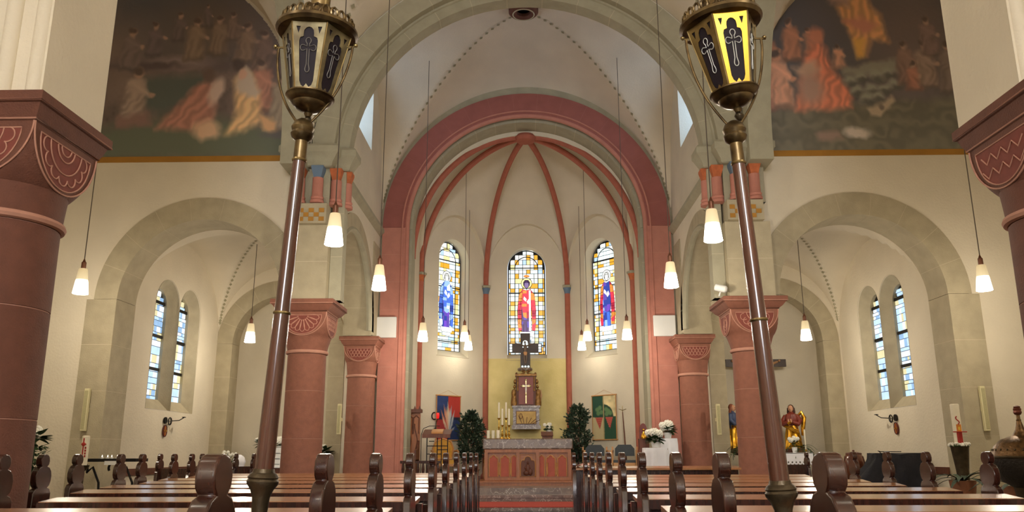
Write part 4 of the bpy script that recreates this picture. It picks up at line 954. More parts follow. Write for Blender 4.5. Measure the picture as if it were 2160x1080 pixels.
MB().tube([(-.16, 16.96, PZ+.07), (-.16, 16.96, 1.08), (.16, 16.96, 1.08), (.16, 16.96, PZ+.07)], .008, 6, True).build('centre_frame', WOC, t)
p = cusp(0, PZ+.07, 1.05, .15); MB().slab(p, 'y', 16.964, 16.972).build('centre_niche', WB, t, 0); MB().tube([(u, 16.958, v) for u, v in p], .010, 6).build('centre_moulding', WOC, t)
rl = MB().ball((0, 16.955, .80), (.05, .03, .1)).ball((-.03, 16.955, .72), (.06, .03, .05)).ball((.05, 16.955, .74), (.045, .025, .07)).ball((0, 16.95, .92), (.022, .022, .026)).ball((-.05, 16.955, .82), (.018, .02, .03)); rl.build('carved_relief', WB, t)
def candlestick(x, y, zt, hs, label):
    o = thing('candlestick', label, 'candlestick', (x, y, 1.40), group='brass altar candlesticks')
    MB().lathe([(.05, 0), (.05, .01), (.03, .02), (.014, .04), (.026, .075), (.03, .09), (.012, .12), (.012, hs*.5), (.022, hs*.55), (.010, hs*.6), (.010, hs-.04), (.034, hs-.01), (.038, hs)], 20).build('stem', BRASSB, o)
    c = MB().lathe([(.019, hs), (.019, zt-1.4), (.004, zt-1.395)], 16).build('candle', WAX, o); MB().tube([(0, 0, zt-1.4), (0, 0, zt-1.385)], .002, 5).build('wick', IRON, c)
candlestick(-.60, 17.25, 2.15, .43, 'tall brass candlestick, outermost of the four on the altar')
candlestick(-.525, 17.1, 2.01, .28, 'short brass candlestick, second from the pillar candles')
candlestick(-.45, 17.25, 2.15, .43, 'tall brass candlestick nearer the altar middle')
candlestick(-.385, 17.1, 2.01, .28, 'short brass candlestick, innermost of the four on the altar')
for x, y, nm in ((-.82, 17.2, 'outermost of three'), (-.72, 17.25, 'middle of three'), (-.61, 17.05, 'beside the brass candlesticks')):
    o = thing('pillar_candle', 'thick white pillar candle on the altar, %s' % nm, 'candle', (x, y, 1.40), group='white pillar candles')
    MB().lathe([(.034, .012), (.034, .17), (.028, .175), (.01, .168), (.0, .168)], 20).build('wax', WAX, o); MB().lathe([(.048, .0), (.052, .012), (.0, .012)], 20).build('saucer', BRASSB, o); MB().tube([(0, 0, .165), (0, 0, .185)], .002, 5).build('wick', IRON, o)
o = thing('missal_stand', 'dark brown book stand on the altar top', 'book stand', (.41, 17.2, 1.40))
MB().slab([(-.07, .0), (.07, .0), (.07, .13), (-.07, .06)], 'x', -.11, .11).build('stand', WB, o, 0); MB().slab([(-.09, .05), (.08, .135), (.075, .15), (-.095, .065)], 'x', -.13, .12).build('book_rest', WB, o, 0)
def flowers(name, label, loc, pot, heads, spread, leaves, hr=.045, leafr=.06, potm=None, cat='flowers', group=None, hz=.0):
    o = thing(name, label, cat, loc, group=group)
    pr, ph = pot
    MB().lathe([(pr*.75, 0), (pr, ph*.85), (pr*1.04, ph), (pr*.9, ph), (pr*.85, ph*.8), (.0, ph*.8)], 20).build('pot', potm or WHITE, o)
    R_ = random.Random(hash(label) % 1000 if False else len(label)*7+heads); st = MB(); lf = MB()
    for k in range(heads):
        a = 2*PI*k/heads+R_.random(); r = spread*(.25+.75*R_.random()) if k else 0; z = ph+hz+spread*(.6+.7*R_.random()) if k else ph+hz+spread*1.25
        c = Vector((r*cos(a), r*sin(a), z)); st.tube([(0, 0, ph*.8), (c.x*.5, c.y*.5, (ph+z)/2), tuple(c)], .004, 5)
        h = MB()
        for q in range(26):
            th = PI*(3-sqrt(5))*q; zz = 1-2*(q+.5)/26; rr = sqrt(1-zz*zz); p = c+Vector((rr*cos(th), rr*sin(th), zz))*hr*.8; h.ball(p, hr*.36, 6, 4)
        h.build('blossom', PETAL, o, fix=False)
    for k in range(leaves):
        a = R_.random()*2*PI; el = R_.uniform(-.4, .7); d = Vector((cos(a)*cos(el), sin(a)*cos(el), sin(el))); b0 = Vector((0, 0, ph+hz+spread*.25))+d*spread*.35; s_ = Vector((-sin(a), cos(a), 0))*leafr*.42; u = Vector((0, 0, 1))
        lf.add([b0, b0+d*leafr*.5+s_+u*.008, b0+d*leafr+s_*.5, b0+d*leafr*1.35-u*.012, b0+d*leafr-s_*.5, b0+d*leafr*.5-s_+u*.008], [(0, 1, 2, 5), (2, 3, 4, 5)] if False else [(0, 1, 2), (0, 2, 3), (0, 3, 4), (0, 4, 5)])
    st.build('stem', GRN, o, fix=False); lf.build('foliage', GRN, o, 0, fix=False)
    return o
flowers('flower_pot', 'small pot of white flowers behind the book stand on the altar', (.45, 17.5, 1.40), (.06, .19), 6, .09, 40, .035, .07)

# ------------------------------------------------------------------ tabernacle group on the back wall
t = thing('tabernacle', 'gilded tabernacle shrine with crucifix door on a stone bracket', 'tabernacle', (-.02, 18.95, 1.64), world=True)
x0 = -.03; yb = 19.14
MB().box(x0-.30, x0+.30, 18.78, yb, 1.72, 2.13).build('stone_block', MARB, t, 0); MB().box(x0-.33, x0+.33, 18.72, yb, 1.64, 1.73).build('stone_shelf', MARB, t, 0)
MB().box(x0-.32, x0+.32, 18.74, yb, 2.12, 2.17).build('upper_shelf', MARB, t, 0)
MB().box(x0-.235, x0+.235, 18.765, 18.785, 1.75, 2.05).build('relief_frame', WB, t, 0)
fr = MB().box(x0-.22, x0+.22, 18.755, 18.768, 1.765, 2.035).build('relief_panel', mat('ochre_relief', (206, 168, 96), .6, var=.12, scale=10), t, 0)
b = MB()
for i in range(6): b.tube([(x0-.1+.05*i, 18.752, 1.77), (x0-.18+.1*i+.0, 18.752, 1.95-.02*i)], .006, 5)
b.tube([(x0-.12+.03*sin(w_)*(1 if w_ < PI else 1), 18.75, 1.93+.06*cos(w_)) for w_ in np.linspace(0, 2*PI, 13)[:-1]], .006, 5, True); b.build('relief_lines', WB, fr)
MB().box(x0-.23, x0+.23, 18.82, yb, 2.17, 2.86).build('casket', WB, t, 0)
MB().box(x0-.17, x0+.17, 18.80, 18.825, 2.2, 2.82).build('red_door', mat('deep_red_panel', (126, 52, 36), .45, var=.1), t, 0)
for s in (-1, 1):
    MB().lathe([(.018, 2.5), (.022, 2.53), (.016, 2.56), (.016, 2.8), (.026, 2.83)], 12, (x0+s*.19, 18.80, 0)).build('small_column', GOLDD, t)
    # kneeling angels
    g = MB().lathe([(.075, 2.17), (.08, 2.25), (.06, 2.38), (.068, 2.46), (.05, 2.53), (.018, 2.55)], 14, (x0+s*.275, 18.86, 0), fold=lambda a, z: 1+.1*sin(7*a)); g.ball((x0+s*.265, 18.83, 2.6), (.034, .036, .044)); g.tube([(x0+s*.30, 18.84, 2.48), (x0+s*.26, 18.79, 2.40), (x0+s*.235, 18.78, 2.46)], [.022, .018, .012], 8)
    an = g.build('angel', GOLDD, t); MB().slab([(0, 0), (.05, .02), (.07, -.12), (.04, -.3), (.0, -.16)], 'y', 0, .02).build('wing', WOC, an, 0).location = (x0+s*.30, 18.9, 2.52)
    MB().tube([(x0+s*(.20-.20*q+.06*sin(q*9)), 18.84, 2.88+.10*q+.03*cos(q*9)) for q in np.linspace(0, 1, 24)], .022, 8).build('scroll', GOLDD, t)
    MB().ball((x0+s*.25, 18.85, 2.72), (.04, .04, .06)).build('volute', GOLDD, t)
MB().box(x0-.25, x0+.25, 18.79, yb, 2.85, 2.89).build('cornice', GOLDD, t, 0)
MB().lathe([(.16, 2.98), (.18, 3.0), (.17, 3.04), (.13, 3.05)], 20, (x0-.02, 18.95, 0)).build('cross_socket', MARB, t)
def corpus(mb, T, k=1.0):
    # crucified figure, one continuous body: trunk, arms raised to the sides, legs together, bowed head
    V = lambda x, y, z: T @ Vector((x*k, y*k, z*k))
    tb = lambda pts, r: mb.tube([V(*p) for p in pts], [q*k for q in r], 10)
    tb([(0, 0, .5), (0, -.01, .42), (0, 0, .30), (.0, .0, .18), (0, -.01, .08), (0, 0, .02)], [.035, .085, .095, .075, .085, .07])
    for s in (-1, 1):
        tb([(s*.06, 0, .42), (s*.2, 0, .47), (s*.34, .01, .52), (s*.44, .02, .56)], [.045, .036, .028, .02]); mb.ball(V(s*.47, .015, .575), .024*k, 8, 6)
        tb([(s*.045, 0, .06), (s*.055, -.05, -.14), (s*.04, .0, -.36), (s*.02, -.02, -.46)], [.06, .05, .036, .024]); mb.ball(V(s*.02, -.04, -.5), (.022*k, .04*k, .02*k), 8, 6)
    tb([(0, 0, .48), (-.01, -.02, .55)], [.03, .028]); mb.ball(V(-.02, -.035, .61), (.048*k, .055*k, .066*k), 12, 8); mb.ball(V(-.02, -.09, .605), (.01*k, .014*k, .018*k), 6, 4)
def crucifix(mb_T, k, skin, t):
    b = MB(); corpus(b, mb_T, k); c = b.build('corpus', skin, t)
    l = MB(); V = lambda x, y, z: mb_T @ Vector((x*k, y*k, z*k)); l.tube([V(0, 0, .11), V(0, -.01, .02), V(.01, -.01, -.06)], [.095*k, .10*k, .085*k], 12); l.build('loincloth', WOC, c)
# small brass crucifix on the door
b = MB().box(x0-.012, x0+.012, 18.785, 18.80, 2.22, 2.75).box(x0-.09, x0+.09, 18.785, 18.80, 2.60, 2.63)
for p in ((x0-.1, 2.615), (x0+.1, 2.615), (x0, 2.76), (x0, 2.42)): b.ball((p[0], 18.79, p[1]), (.024, .01, .024), 10, 6)
cr = b.build('crucifix', BRASS, t); b = MB(); corpus(b, Matrix.Translation((x0, 18.78, 2.55)), .17); b.build('corpus', PETAL, cr)
# big dark cross above
t = thing('altar_cross', 'large dark wooden cross with carved figure before the middle window', 'cross', (-.04, 18.95, 3.05), world=True)
xc = -.04
MB().box(xc-.115, xc+.115, 18.92, 18.98, 3.03, 3.86).build('upright', WDK := mat('dark_stained_oak', (66, 50, 42), .5, var=.2, scale=6), t, 0); MB().box(xc-.39, xc+.39, 18.915, 18.975, 3.40, 3.62).build('crossbar', WDK, t, 0)
for s in (-1, 1):
    for j in range(3): MB().box(xc+s*.34-.03, xc+s*.34+.03, 18.905, 18.92, 3.42+j*.065, 3.47+j*.065).build('crystal_inlay', PBL, t, 0)
    MB().box(xc+s*.035-.03, xc+s*.035+.03, 18.905, 18.92, 3.52, 3.62).build('crystal_inlay', PBL, t, 0)
for j in range(3): MB().ball((xc-.07+j*.07, 18.915, 3.075), (.026, .01, .026), 10, 6).build('crystal_inlay', PBL, t)
MB().slab(arc(xc, 3.63, .06, 0, PI, 10), 'y', 18.905, 18.92).build('crystal_inlay', PBL, t, 0)
crucifix(Matrix.Translation((xc, 18.89, 3.36)), .46, mat('bronzed_figure', (104, 84, 70), .5, var=.1), t)

# ------------------------------------------------------------------ shrubs beside the altar
def shrub(x, y, z0, h, rx, label, seed, n=1900, zb=.38):
    o = thing('potted_shrub', label, 'shrub', (x, y, z0), group=None)
    R_ = random.Random(seed)
    MB().lathe([(.14, 0), (.18, .25), (.2, .27), (.17, .27), (.16, .24), (0, .24)], 24).build('pot', TERR, o)
    st = MB()
    for k in range(7):
        a = R_.random()*6.28; r = rx*R_.uniform(.1, .6); st.tube([(0, 0, .22), (r*.3*cos(a), r*.3*sin(a), h*.4), (r*cos(a), r*sin(a), h*R_.uniform(.7, .95))], [.014, .01, .004], 5)
    st.build('stem', WB, o, fix=False)
    lf = MB()
    for k in range(n):
        q = R_.random(); z = zb+(h-zb)*q; rr = rx*(sin(PI*(.16+.82*q))**.45)*R_.random()**.4*(1+.2*sin(q*15+seed)); a = R_.random()*6.28; rr *= 1+.32*sin(5*a+q*14+seed)*sin(3*a-q*9)
        p = Vector((rr*cos(a), rr*sin(a), z)); d = Vector((cos(a)*R_.random(), sin(a)*R_.random(), R_.uniform(-.3, 1))).normalized(); s_ = d.cross(Vector((R_.random()-.5, R_.random()-.5, R_.random()))).normalized()*.024; l = R_.uniform(.06, .10)
        lf.add([p, p+d*l*.5+s_, p+d*l, p+d*l*.5-s_], [(0, 1, 2, 3)])
    for k in range(46):
        a = R_.random()*6.28; q = R_.random(); z = zb+(h-zb)*q*.95; r0 = rx*.7*(sin(PI*(.16+.82*q))**.45); d0 = Vector((cos(a), sin(a), R_.uniform(.2, 1.2))).normalized(); L_ = R_.uniform(.08, .17)
        for i in range(9):
            p = Vector((r0*cos(a), r0*sin(a), z))+d0*L_*i/6; d = (d0+Vector((R_.uniform(-1, 1), R_.uniform(-1, 1), R_.uniform(-.4, 1)))).normalized(); s_ = d.cross(d0).normalized()*.019
            lf.add([p, p+d*.035+s_, p+d*.075, p+d*.035-s_], [(0, 1, 2, 3)])
    lf.build('foliage', GRND, o, 0, fix=False)
shrub(-1.25, 18.3, FZ, 1.5, .25, 'dense dark green potted shrub between altar and blue-red banner', 3)
shrub(1.10, 18.1, FZ, 1.62, .24, 'spiky dark green potted shrub between altar and grape banner', 8)

# ------------------------------------------------------------------ banners
BNM = vcol_mat('banner_cloth', .9, .3)
def banner(deg, kind, label):
    M_ = facet_matrix(deg); t = thing('wall_banner', label, 'banner'); t.matrix_world = M_ @ Matrix.Translation((-.14 if kind == 'sun' else .06, -.03, 0))
    wv, z0, z1 = .36, 1.40, 2.36
    P = Paint(0, 56, 0, 95, 113, 191, {'sun': (44, 62, 110), 'grape': (214, 196, 148)}[kind], 5); P.X = P.x0+.6*P.noise(3)*.3; P.Y = P.y0+.6*P.noise(3)*.3
    if kind == 'sun':
        P.poly([(27, -5), (60, -5), (60, 46), (27, 46)], (186, 58, 48), 1); P.poly([(-5, 50), (27, 50), (27, 100), (-5, 100)], (166, 54, 52), 1); P.poly([(-5, 46), (60, 46), (60, 51), (-5, 51)], (34, 36, 60), 2)
        for i, (x, y, c) in enumerate(((26, 12, (226, 206, 170)), (17, 18, (214, 140, 110)), (35, 20, (170, 186, 196)), (10, 30, (206, 130, 104)), (43, 30, (190, 196, 200)), (14, 46, (216, 190, 160)), (40, 50, (186, 190, 196)), (22, 24, (220, 170, 140)), (31, 26, (206, 200, 190)), (44, 66, (170, 176, 186)), (18, 58, (200, 160, 140)))):
            bx, by = 29, 82; d = np.array([bx-x, by-y], float); l = np.hypot(*d); n_ = np.array([-d[1], d[0]])/l*2.4; mid = np.array([x, y])+d*.35
            P.poly([(x, y), tuple(mid+n_), (bx, by), tuple(mid-n_)], c, 1)
    else:
        P.poly([(-5, -5), (26, -5), (26, 46), (-5, 46)], (44, 82, 64), 1); P.poly([(27, 46), (60, 46), (60, 100), (27, 100)], (46, 84, 62), 1)
        P.ell(27, 46, 22, 27, (48, 74, 56), .03); P.poly([(27, 46), (60, 46), (60, 100), (27, 100)], (46, 84, 62), 1); P.poly([(-5, 47), (26, 47), (26, 100), (-5, 100)], (218, 200, 152), 1); P.poly([(-5, -5), (26, -5), (26, 46), (-5, 46)], (44, 82, 64), 1)
        for x, y in ((12, 30), (18, 26), (21, 36), (14, 38), (33, 30), (38, 34), (34, 40), (42, 38)): P.ell(x, y, 4.5, 5, (104, 138, 92), .3)
        for cx in (15, 39):
            P.poly([(cx-8, 47), (cx+9, 47), (cx+2, 72)], (184, 74, 60), 1)
            for r_ in range(5):
                for i in range(5-r_): P.ell(cx-6+i*3.2+r_*1.6, 49+r_*4.4, 1.5, 1.9, (206, 104, 90), .25)
        P.poly([(25.5, -5), (28, -5), (28, 100), (25.5, 100)], (190, 168, 118), .8)
    me = P.mesh('cloth', lambda x, y: (-wv+2*wv*x/56, -.004*sin(x*.25)-.002, z1-(z1-z0)*y/95), lambda x, y: x > -1, BNM); put('cloth', me, t)
    for z in (z0-.005, z1+.01): MB().tube([(-wv-.02, 0, z), (wv+.02, 0, z)], .014, 10).build('rod', PALE, t)
    for x in (-wv, wv): MB().box(x-.006, x+.006, -.012, .006, z0, z1).build('edge_trim', PALE, t, 0)
    MB().tube([(-wv*.9, 0, z1+.01), (0, .012, z1+.13), (wv*.9, 0, z1+.01)], .003, 5).build('hanging_string', PALE, t)
banner(-36, 'sun', 'blue and red wall banner with pale pointed leaves')
banner(36, 'grape', 'green and cream wall banner with two grape clusters')

# ------------------------------------------------------------------ apse furniture
o = thing('sanctuary_lamp', 'red glowing lamp on a curled wall bracket beside the blue-red banner', 'lamp', (-1.99, 17.98, 1.8), world=True)
RG = mat('red_lamp_glass', (190, 24, 24), .15, var=.05, emit=.5)
MB().lathe([(.015, 1.85), (.03, 1.865), (.036, 1.92), (.034, 1.975), (.03, 1.975), (.028, 1.9), (.0, 1.88)], 20, (-1.97, 18.0, 0)).build('red_glass', RG, o); MB().lathe([(.036, 1.975), (.038, 1.985), (.02, 1.99)], 20, (-1.97, 18.0, 0)).build('rim', BRASS, o)
MB().tube([(-2.02, 18.02, 1.62), (-2.0, 18.0, 1.78), (-1.98, 18.0, 1.84)], .008, 8).build('arm', IRON, o); MB().tube([(-2.02-.05*sin(w_)-.03, 18.0, 1.91+.075*cos(w_)) for w_ in np.linspace(-.4, PI+.6, 20)], .013, 8).build('curl', IRON, o)
MB().box(-2.04, -2.0, 18.0, 18.09, 1.55, 1.66).build('wall_plate', IRON, o, 0); MB().tube([(-2.0, 18.0, 1.84), (-2.06, 18.0, 1.835)], .007, 6).build('link', IRON, o)
o = thing('lectern', 'wooden reading desk on a black iron lattice stand', 'lectern', (-1.73, 15.95, FZ), world=True)
MB().slab([(15.78, 1.44), (16.15, 1.54), (16.15, 1.57), (15.78, 1.47)], 'x', -2.02, -1.48).build('desk_top', WB, o, 0); MB().slab([(15.77, 1.40), (15.80, 1.40), (15.80, 1.47), (15.77, 1.47)], 'x', -2.02, -1.48).build('lip', WB, o, 0)
for x in (-1.94, -1.74, -1.66, -1.54): MB().box(x-.009, x+.009, 15.9, 15.918, FZ, 1.47).build('iron_upright', IRON, o, 0)
for z, a, b_ in ((1.25, -1.94, -1.54), (1.1, -1.94, -1.66), (1.18, -1.74, -1.54), (.95, -1.94, -1.74), (.8, -1.74, -1.54), (1.34, -1.9, -1.8)): MB().box(a, b_, 15.9, 15.914, z-.008, z+.008).build('iron_crossbar', IRON, o, 0)
MB().box(-2.0, -1.48, 15.85, 16.1, FZ, FZ+.02).build('base_plate', IRON, o, 0)
MB().tube([(-2.06, 15.95, FZ), (-2.06, 15.95, 1.46), (-2.02, 15.95, 1.58), (-1.9, 15.95, 1.63), (-1.7, 15.95, 1.63)], .007, 6).build('microphone_arm', IRON, o)
tag(MB().slab([(15.82, 1.482), (16.04, 1.542), (16.035, 1.575), (15.815, 1.515)], 'x', -1.85, -1.63).build('open_book', WOC, None, 0), 'brown book lying on the lectern desk', 'book')
o = thing('choir_throne', 'tall carved gothic wooden seat beside the pink arch', 'chair', (-2.38, 16.75, FZ), world=True)
MB().box(-2.6, -2.2, 16.75, 16.80, FZ, 1.92).build('back_panel', WO, o, 0); MB().box(-2.64, -2.16, 16.66, 16.85, 1.92, 1.99).build('top_cornice', WB, o, 0)
for i in range(5): MB().slab([(-.025, 0), (.025, 0), (0, .07)], 'y', -.02, .02).build('crest_leaf', WB, o, 0).location = (-2.6+i*.1, 16.7, 1.99)
for i in range(3):
    p = cusp(-2.53+i*.13, 1.5, 1.86, .055); MB().tube([(u, 16.735, v) for u, v in p], .010, 6).build('tracery', WB, o); MB().box(-2.57+i*.13, -2.49+i*.13, 16.742, 16.752, 1.12, 1.8).build('carved_panel', WO, o, 0)
    MB().tube([(-2.53+i*.13+.03*sin(5*q), 16.735, 1.2+.5*q) for q in np.linspace(0, 1, 14)], .012, 6).build('carved_vine', WB, o)
MB().box(-2.6, -2.2, 16.3, 16.78, .93, .99).build('seat', WO, o, 0); MB().box(-2.58, -2.22, 16.32, 16.36, FZ, .93).build('seat_front', WO, o, 0)
for x in (-2.58, -2.22): MB().slab([(16.3, FZ), (16.78, FZ), (16.78, 1.4), (16.6, 1.2), (16.3, 1.17)], 'x', x-.02, x+.02).build('side_panel', WB, o, 0)
o = thing('communion_rail', 'low dark wooden balustrade between throne and lectern', 'rail', (-2.0, 15.5, FZ), world=True)
MB().box(-2.38, -1.62, 15.45, 15.55, .93, .98).build('top_rail', WD, o, 0); MB().box(-2.36, -1.64, 15.46, 15.54, FZ, FZ+.06).build('bottom_rail', WD, o, 0)
for i in range(8): MB().lathe([(.016, FZ+.06), (.03, .68), (.018, .74), (.03, .82), (.016, .93)], 10, (-2.33+i*.094, 15.5, 0)).build('baluster', WD, o)
def gold_chair(x, y, rz, label):
    o = thing('upholstered_armchair', label, 'chair', (x, y, FZ), rz, group='gold upholstered armchairs')
    MB().lathe([(.0, 0), (.5, 0), (.5, .06), (0, .06)], 4).build('x') if False else None
    p = [(-.19, .5), (-.22, .72), (-.17, .86), (0, .92), (.17, .86), (.22, .72), (.19, .5)]
    MB().slab(p, 'y', .20, .25).build('backrest', YEL, o, 30); MB().tube([(u, .2, v) for u, v in p], .018, 8, True).build('back_frame', WOC, o)
    MB().box(-.25, .25, -.22, .24, .40, .48).build('seat', YEL, o, 0); MB().box(-.26, .26, -.23, .25, .35, .40).build('seat_rail', WOC, o, 0)
    for sx in (-1, 1):
        MB().tube([(sx*.25, .2, .66), (sx*.28, .0, .67), (sx*.27, -.18, .64)], .02, 8).build('armrest', WOC, o); MB().tube([(sx*.26, -.12, .4), (sx*.27, -.1, .64)], .016, 8).build('arm_post', WOC, o)
        for sy in (-.2, .22): MB().tube([(sx*.23, sy, .38), (sx*.25, sy*1.02, .2), (sx*.235, sy*1.05, 0)], [.024, .018, .014], 8).build('leg', WOC, o)
gold_chair(-1.76, 17.5, .25, 'gold upholstered armchair standing behind the lectern')
gold_chair(-.66, 18.08, .3, 'gold upholstered armchair half hidden by the altar')
def grey_chair(x, y, rz, label):
    o = thing('wooden_armchair', label, 'chair', (x, y, FZ), rz, group='grey padded wooden armchairs')
    MB().slab([(-.20, .55), (-.2, .70), (-.13, .78), (.13, .78), (.2, .70), (.2, .55)], 'y', .22, .25).build('backrest', GREYF, o, 30); MB().box(-.22, .22, -.2, .22, .42, .47).build('seat', GREYF, o, 0); MB().box(-.22, .22, -.21, -.19, .36, .42).build('seat_rail', PALE, o, 0); MB().box(-.22, .22, .2, .22, .36, .42).build('seat_rail', PALE, o, 0)
    for sx in (-1, 1):
        MB().box(sx*.25-.02, sx*.25+.02, -.24, .26, .64, .67).build('armrest', PALE, o, 0)
        MB().box(sx*.25-.017, sx*.25+.017, -.23, -.195, 0, .64).build('leg', PALE, o, 0); MB().box(sx*.25-.017, sx*.25+.017, .22, .255, 0, .74).build('leg', PALE, o, 0)
        MB().box(sx*.25-.012, sx*.25+.012, -.2, .22, .39, .42).build('side_rail', PALE, o, 0)
grey_chair(1.42, 17.35, .0, 'pale wooden armchair with grey pad, nearer the altar shrub')
grey_chair(1.98, 17.05, -.15, 'pale wooden armchair with grey pad, below the processional staff')
o = thing('processional_staff', 'slender dark staff topped by a small three-armed cross', 'staff', (2.09, 17.55, FZ), world=True)
MB().tube([(2.09, 17.55, FZ+.02), (2.065, 17.65, 1.5), (2.05, 17.72, 1.96)], [.016, .015, .01], 10).build('shaft', WB, o); MB().tube([(2.05, 17.72, 1.9), (2.05, 17.73, 2.1)], .008, 6).build('cross_upright', BRASS, o); MB().tube([(1.97, 17.72, 2.03), (2.05, 17.72, 2.0), (2.13, 17.72, 2.03)], .008, 6).build('cross_arm', BRASS, o); MB().lathe([(.09, FZ), (.09, FZ+.02), (.03, FZ+.04)], 20, (2.09, 17.55, 0)).build('foot', IRON, o)
# draped flower tables
def draped(name, label, cx, cy, hx, hy, z0, z1, seed, flare=.12):
    t = thing('flower_table', 'table hidden under the '+label.split(' over')[0], 'table', (cx, cy, z0)) if False else None
    R_ = random.Random(seed); N = 96; v = []; f = []
    def ringp(a, s): # rounded square
        c, d = cos(a), sin(a); q = 1/max(abs(c)**6+abs(d)**6, 1e-9)**(1/6); return Vector((cx+c*q*hx*s, cy+d*q*hy*s))
    rows = [(z1, 1.0), (z1-.012, 1.02), (z1-.1, 1.04), ((z0+z1)/2, 1.04), (z0+.02, 1.05)]
    for j, (z, s) in enumerate(rows):
        for i in range(N):
            a = 2*PI*i/N; amp = 0 if j < 2 else flare*(j-1)/3; w_ = 1+amp*.8*sin(a*9+seed)+amp*.5*sin(a*15+2*seed); p = ringp(a, s*w_); v.append((p.x, p.y, z))
    for j in range(len(rows)-1):
        for i in range(N): f.append((j*N+i, j*N+(i+1) % N, (j+1)*N+(i+1) % N, (j+1)*N+i))
    f.append(tuple(range(N)))
    return tag(MB().add(v, f).build(name, WHT, None, 50), label, 'tablecloth')
def small_table(label, cx, cy, hx, hy, z0, z1):
    t = thing('flower_table', label, 'table', (cx, cy, z0)); h = z1-z0
    MB().box(-hx, hx, -hy, hy, h-.03, h).build('tabletop', WB, t, 0)
    for a in (-1, 1):
        for b_ in (-1, 1): MB().box(a*(hx-.03)-.015, a*(hx-.03)+.015, b_*(hy-.03)-.015, b_*(hy-.03)+.015, 0, h-.03).build('leg', WB, t, 0)
small_table('small table under the taller white cloth', 2.55, 15.14, .15, .12, .38, 1.36); draped('tablecloth', 'tall white cloth over the flower table beside the pink arch', 2.55, 15.14, .165, .135, .385, 1.366, 2)
small_table('low table under the shorter white cloth', 2.26, 14.72, .18, .14, .255, 1.19) if False else small_table('low table under the shorter white cloth', 2.26, 14.75, .2, .14, .255, 1.19)
draped('tablecloth', 'shorter white cloth over the low flower table', 2.26, 14.75, .215, .155, .27, 1.197, 5, .12)
flowers('flower_pot', 'white hydrangea pot on the taller draped table', (2.56, 15.12, 1.37), (.075, .1), 7, .13, 46, .062, .11)
flowers('flower_pot', 'white hydrangea pot on the shorter draped table', (2.27, 14.72, 1.2), (.085, .1), 8, .14, 50, .062, .11)
o = thing('icon_shrine', 'small red-brown pointed icon stand with gold figure', 'shrine', (2.12, 15.15, .38), world=True)
MB().box(2.03, 2.21, 15.1, 15.22, .38, 1.36).build('pedestal', WB, o, 0); p = [(2.05, 1.36), (2.05, 1.5)]+[(2.12+.07*cos(a), 1.5+.14*sin(a)) for a in np.linspace(PI, 0, 11)]+[(2.19, 1.36)]
MB().slab(p, 'y', 15.15, 15.19).build('arched_board', mat('maroon_board', (110, 48, 40), .5), o, 0); MB().lathe([(.05, 1.36), (.055, 1.4), (.03, 1.46), (.0, 1.5)], 14, (2.12, 15.12, 0)).ball((2.12, 15.12, 1.52), .022, 10, 8).build('gold_figure', GOLD, o)

# ------------------------------------------------------------------ wall panels, slim loudspeakers, consecration sconces
for x, nm in ((-2.765, 'throne'), (2.675, 'draped-table')):
    o = thing('white_wall_panel', 'square white wall panel on the pink arch pier, %s side' % nm, 'panel', (x, 15.6, 3.51)); e = MB().box(-.215, .215, -.03, .02, -.205, .205).build('face', WHITE, o, 0); bv = e.modifiers.new('bevel', 'BEVEL'); bv.width = .012; bv.segments = 2; MB().box(-.18, .18, .015, .045, -.17, .17).build('backing', GREYF, o, 0)
for x, y, z0, z1, nm in ((-6.22, 11.42, 1.43, 2.02, 'on the arch jamb above the candle rack'), (6.30, 11.42, 1.39, 2.0, 'on the arch jamb above the tall candle'), (-3.44, 14.95, 1.45, 2.0, 'beside the slim column near the throne'), (3.46, 14.95, 1.42, 1.97, 'beside the slim column near the statues')):
    o = thing('slim_loudspeaker', 'narrow ivory loudspeaker strip %s' % nm, 'loudspeaker', (x, y, (z0+z1)/2), group='ivory column loudspeakers'); h = (z1-z0)/2
    e = MB().box(-.035, .035, -.03, .03, -h, h).build('housing', IVORY, o, 0); bv = e.modifiers.new('bevel', 'BEVEL'); bv.width = .008; bv.segments = 2
    MB().box(-.024, .024, -.034, -.029, -h+.03, h-.03).build('grille', mat('ivory_grille', (196, 186, 140), .8, scale=200, var=.2), o, 0); MB().box(-.02, .02, .03, .06 if abs(x) > 5 else .2, -.03, .03).build('bracket', IVORY, o, 0)
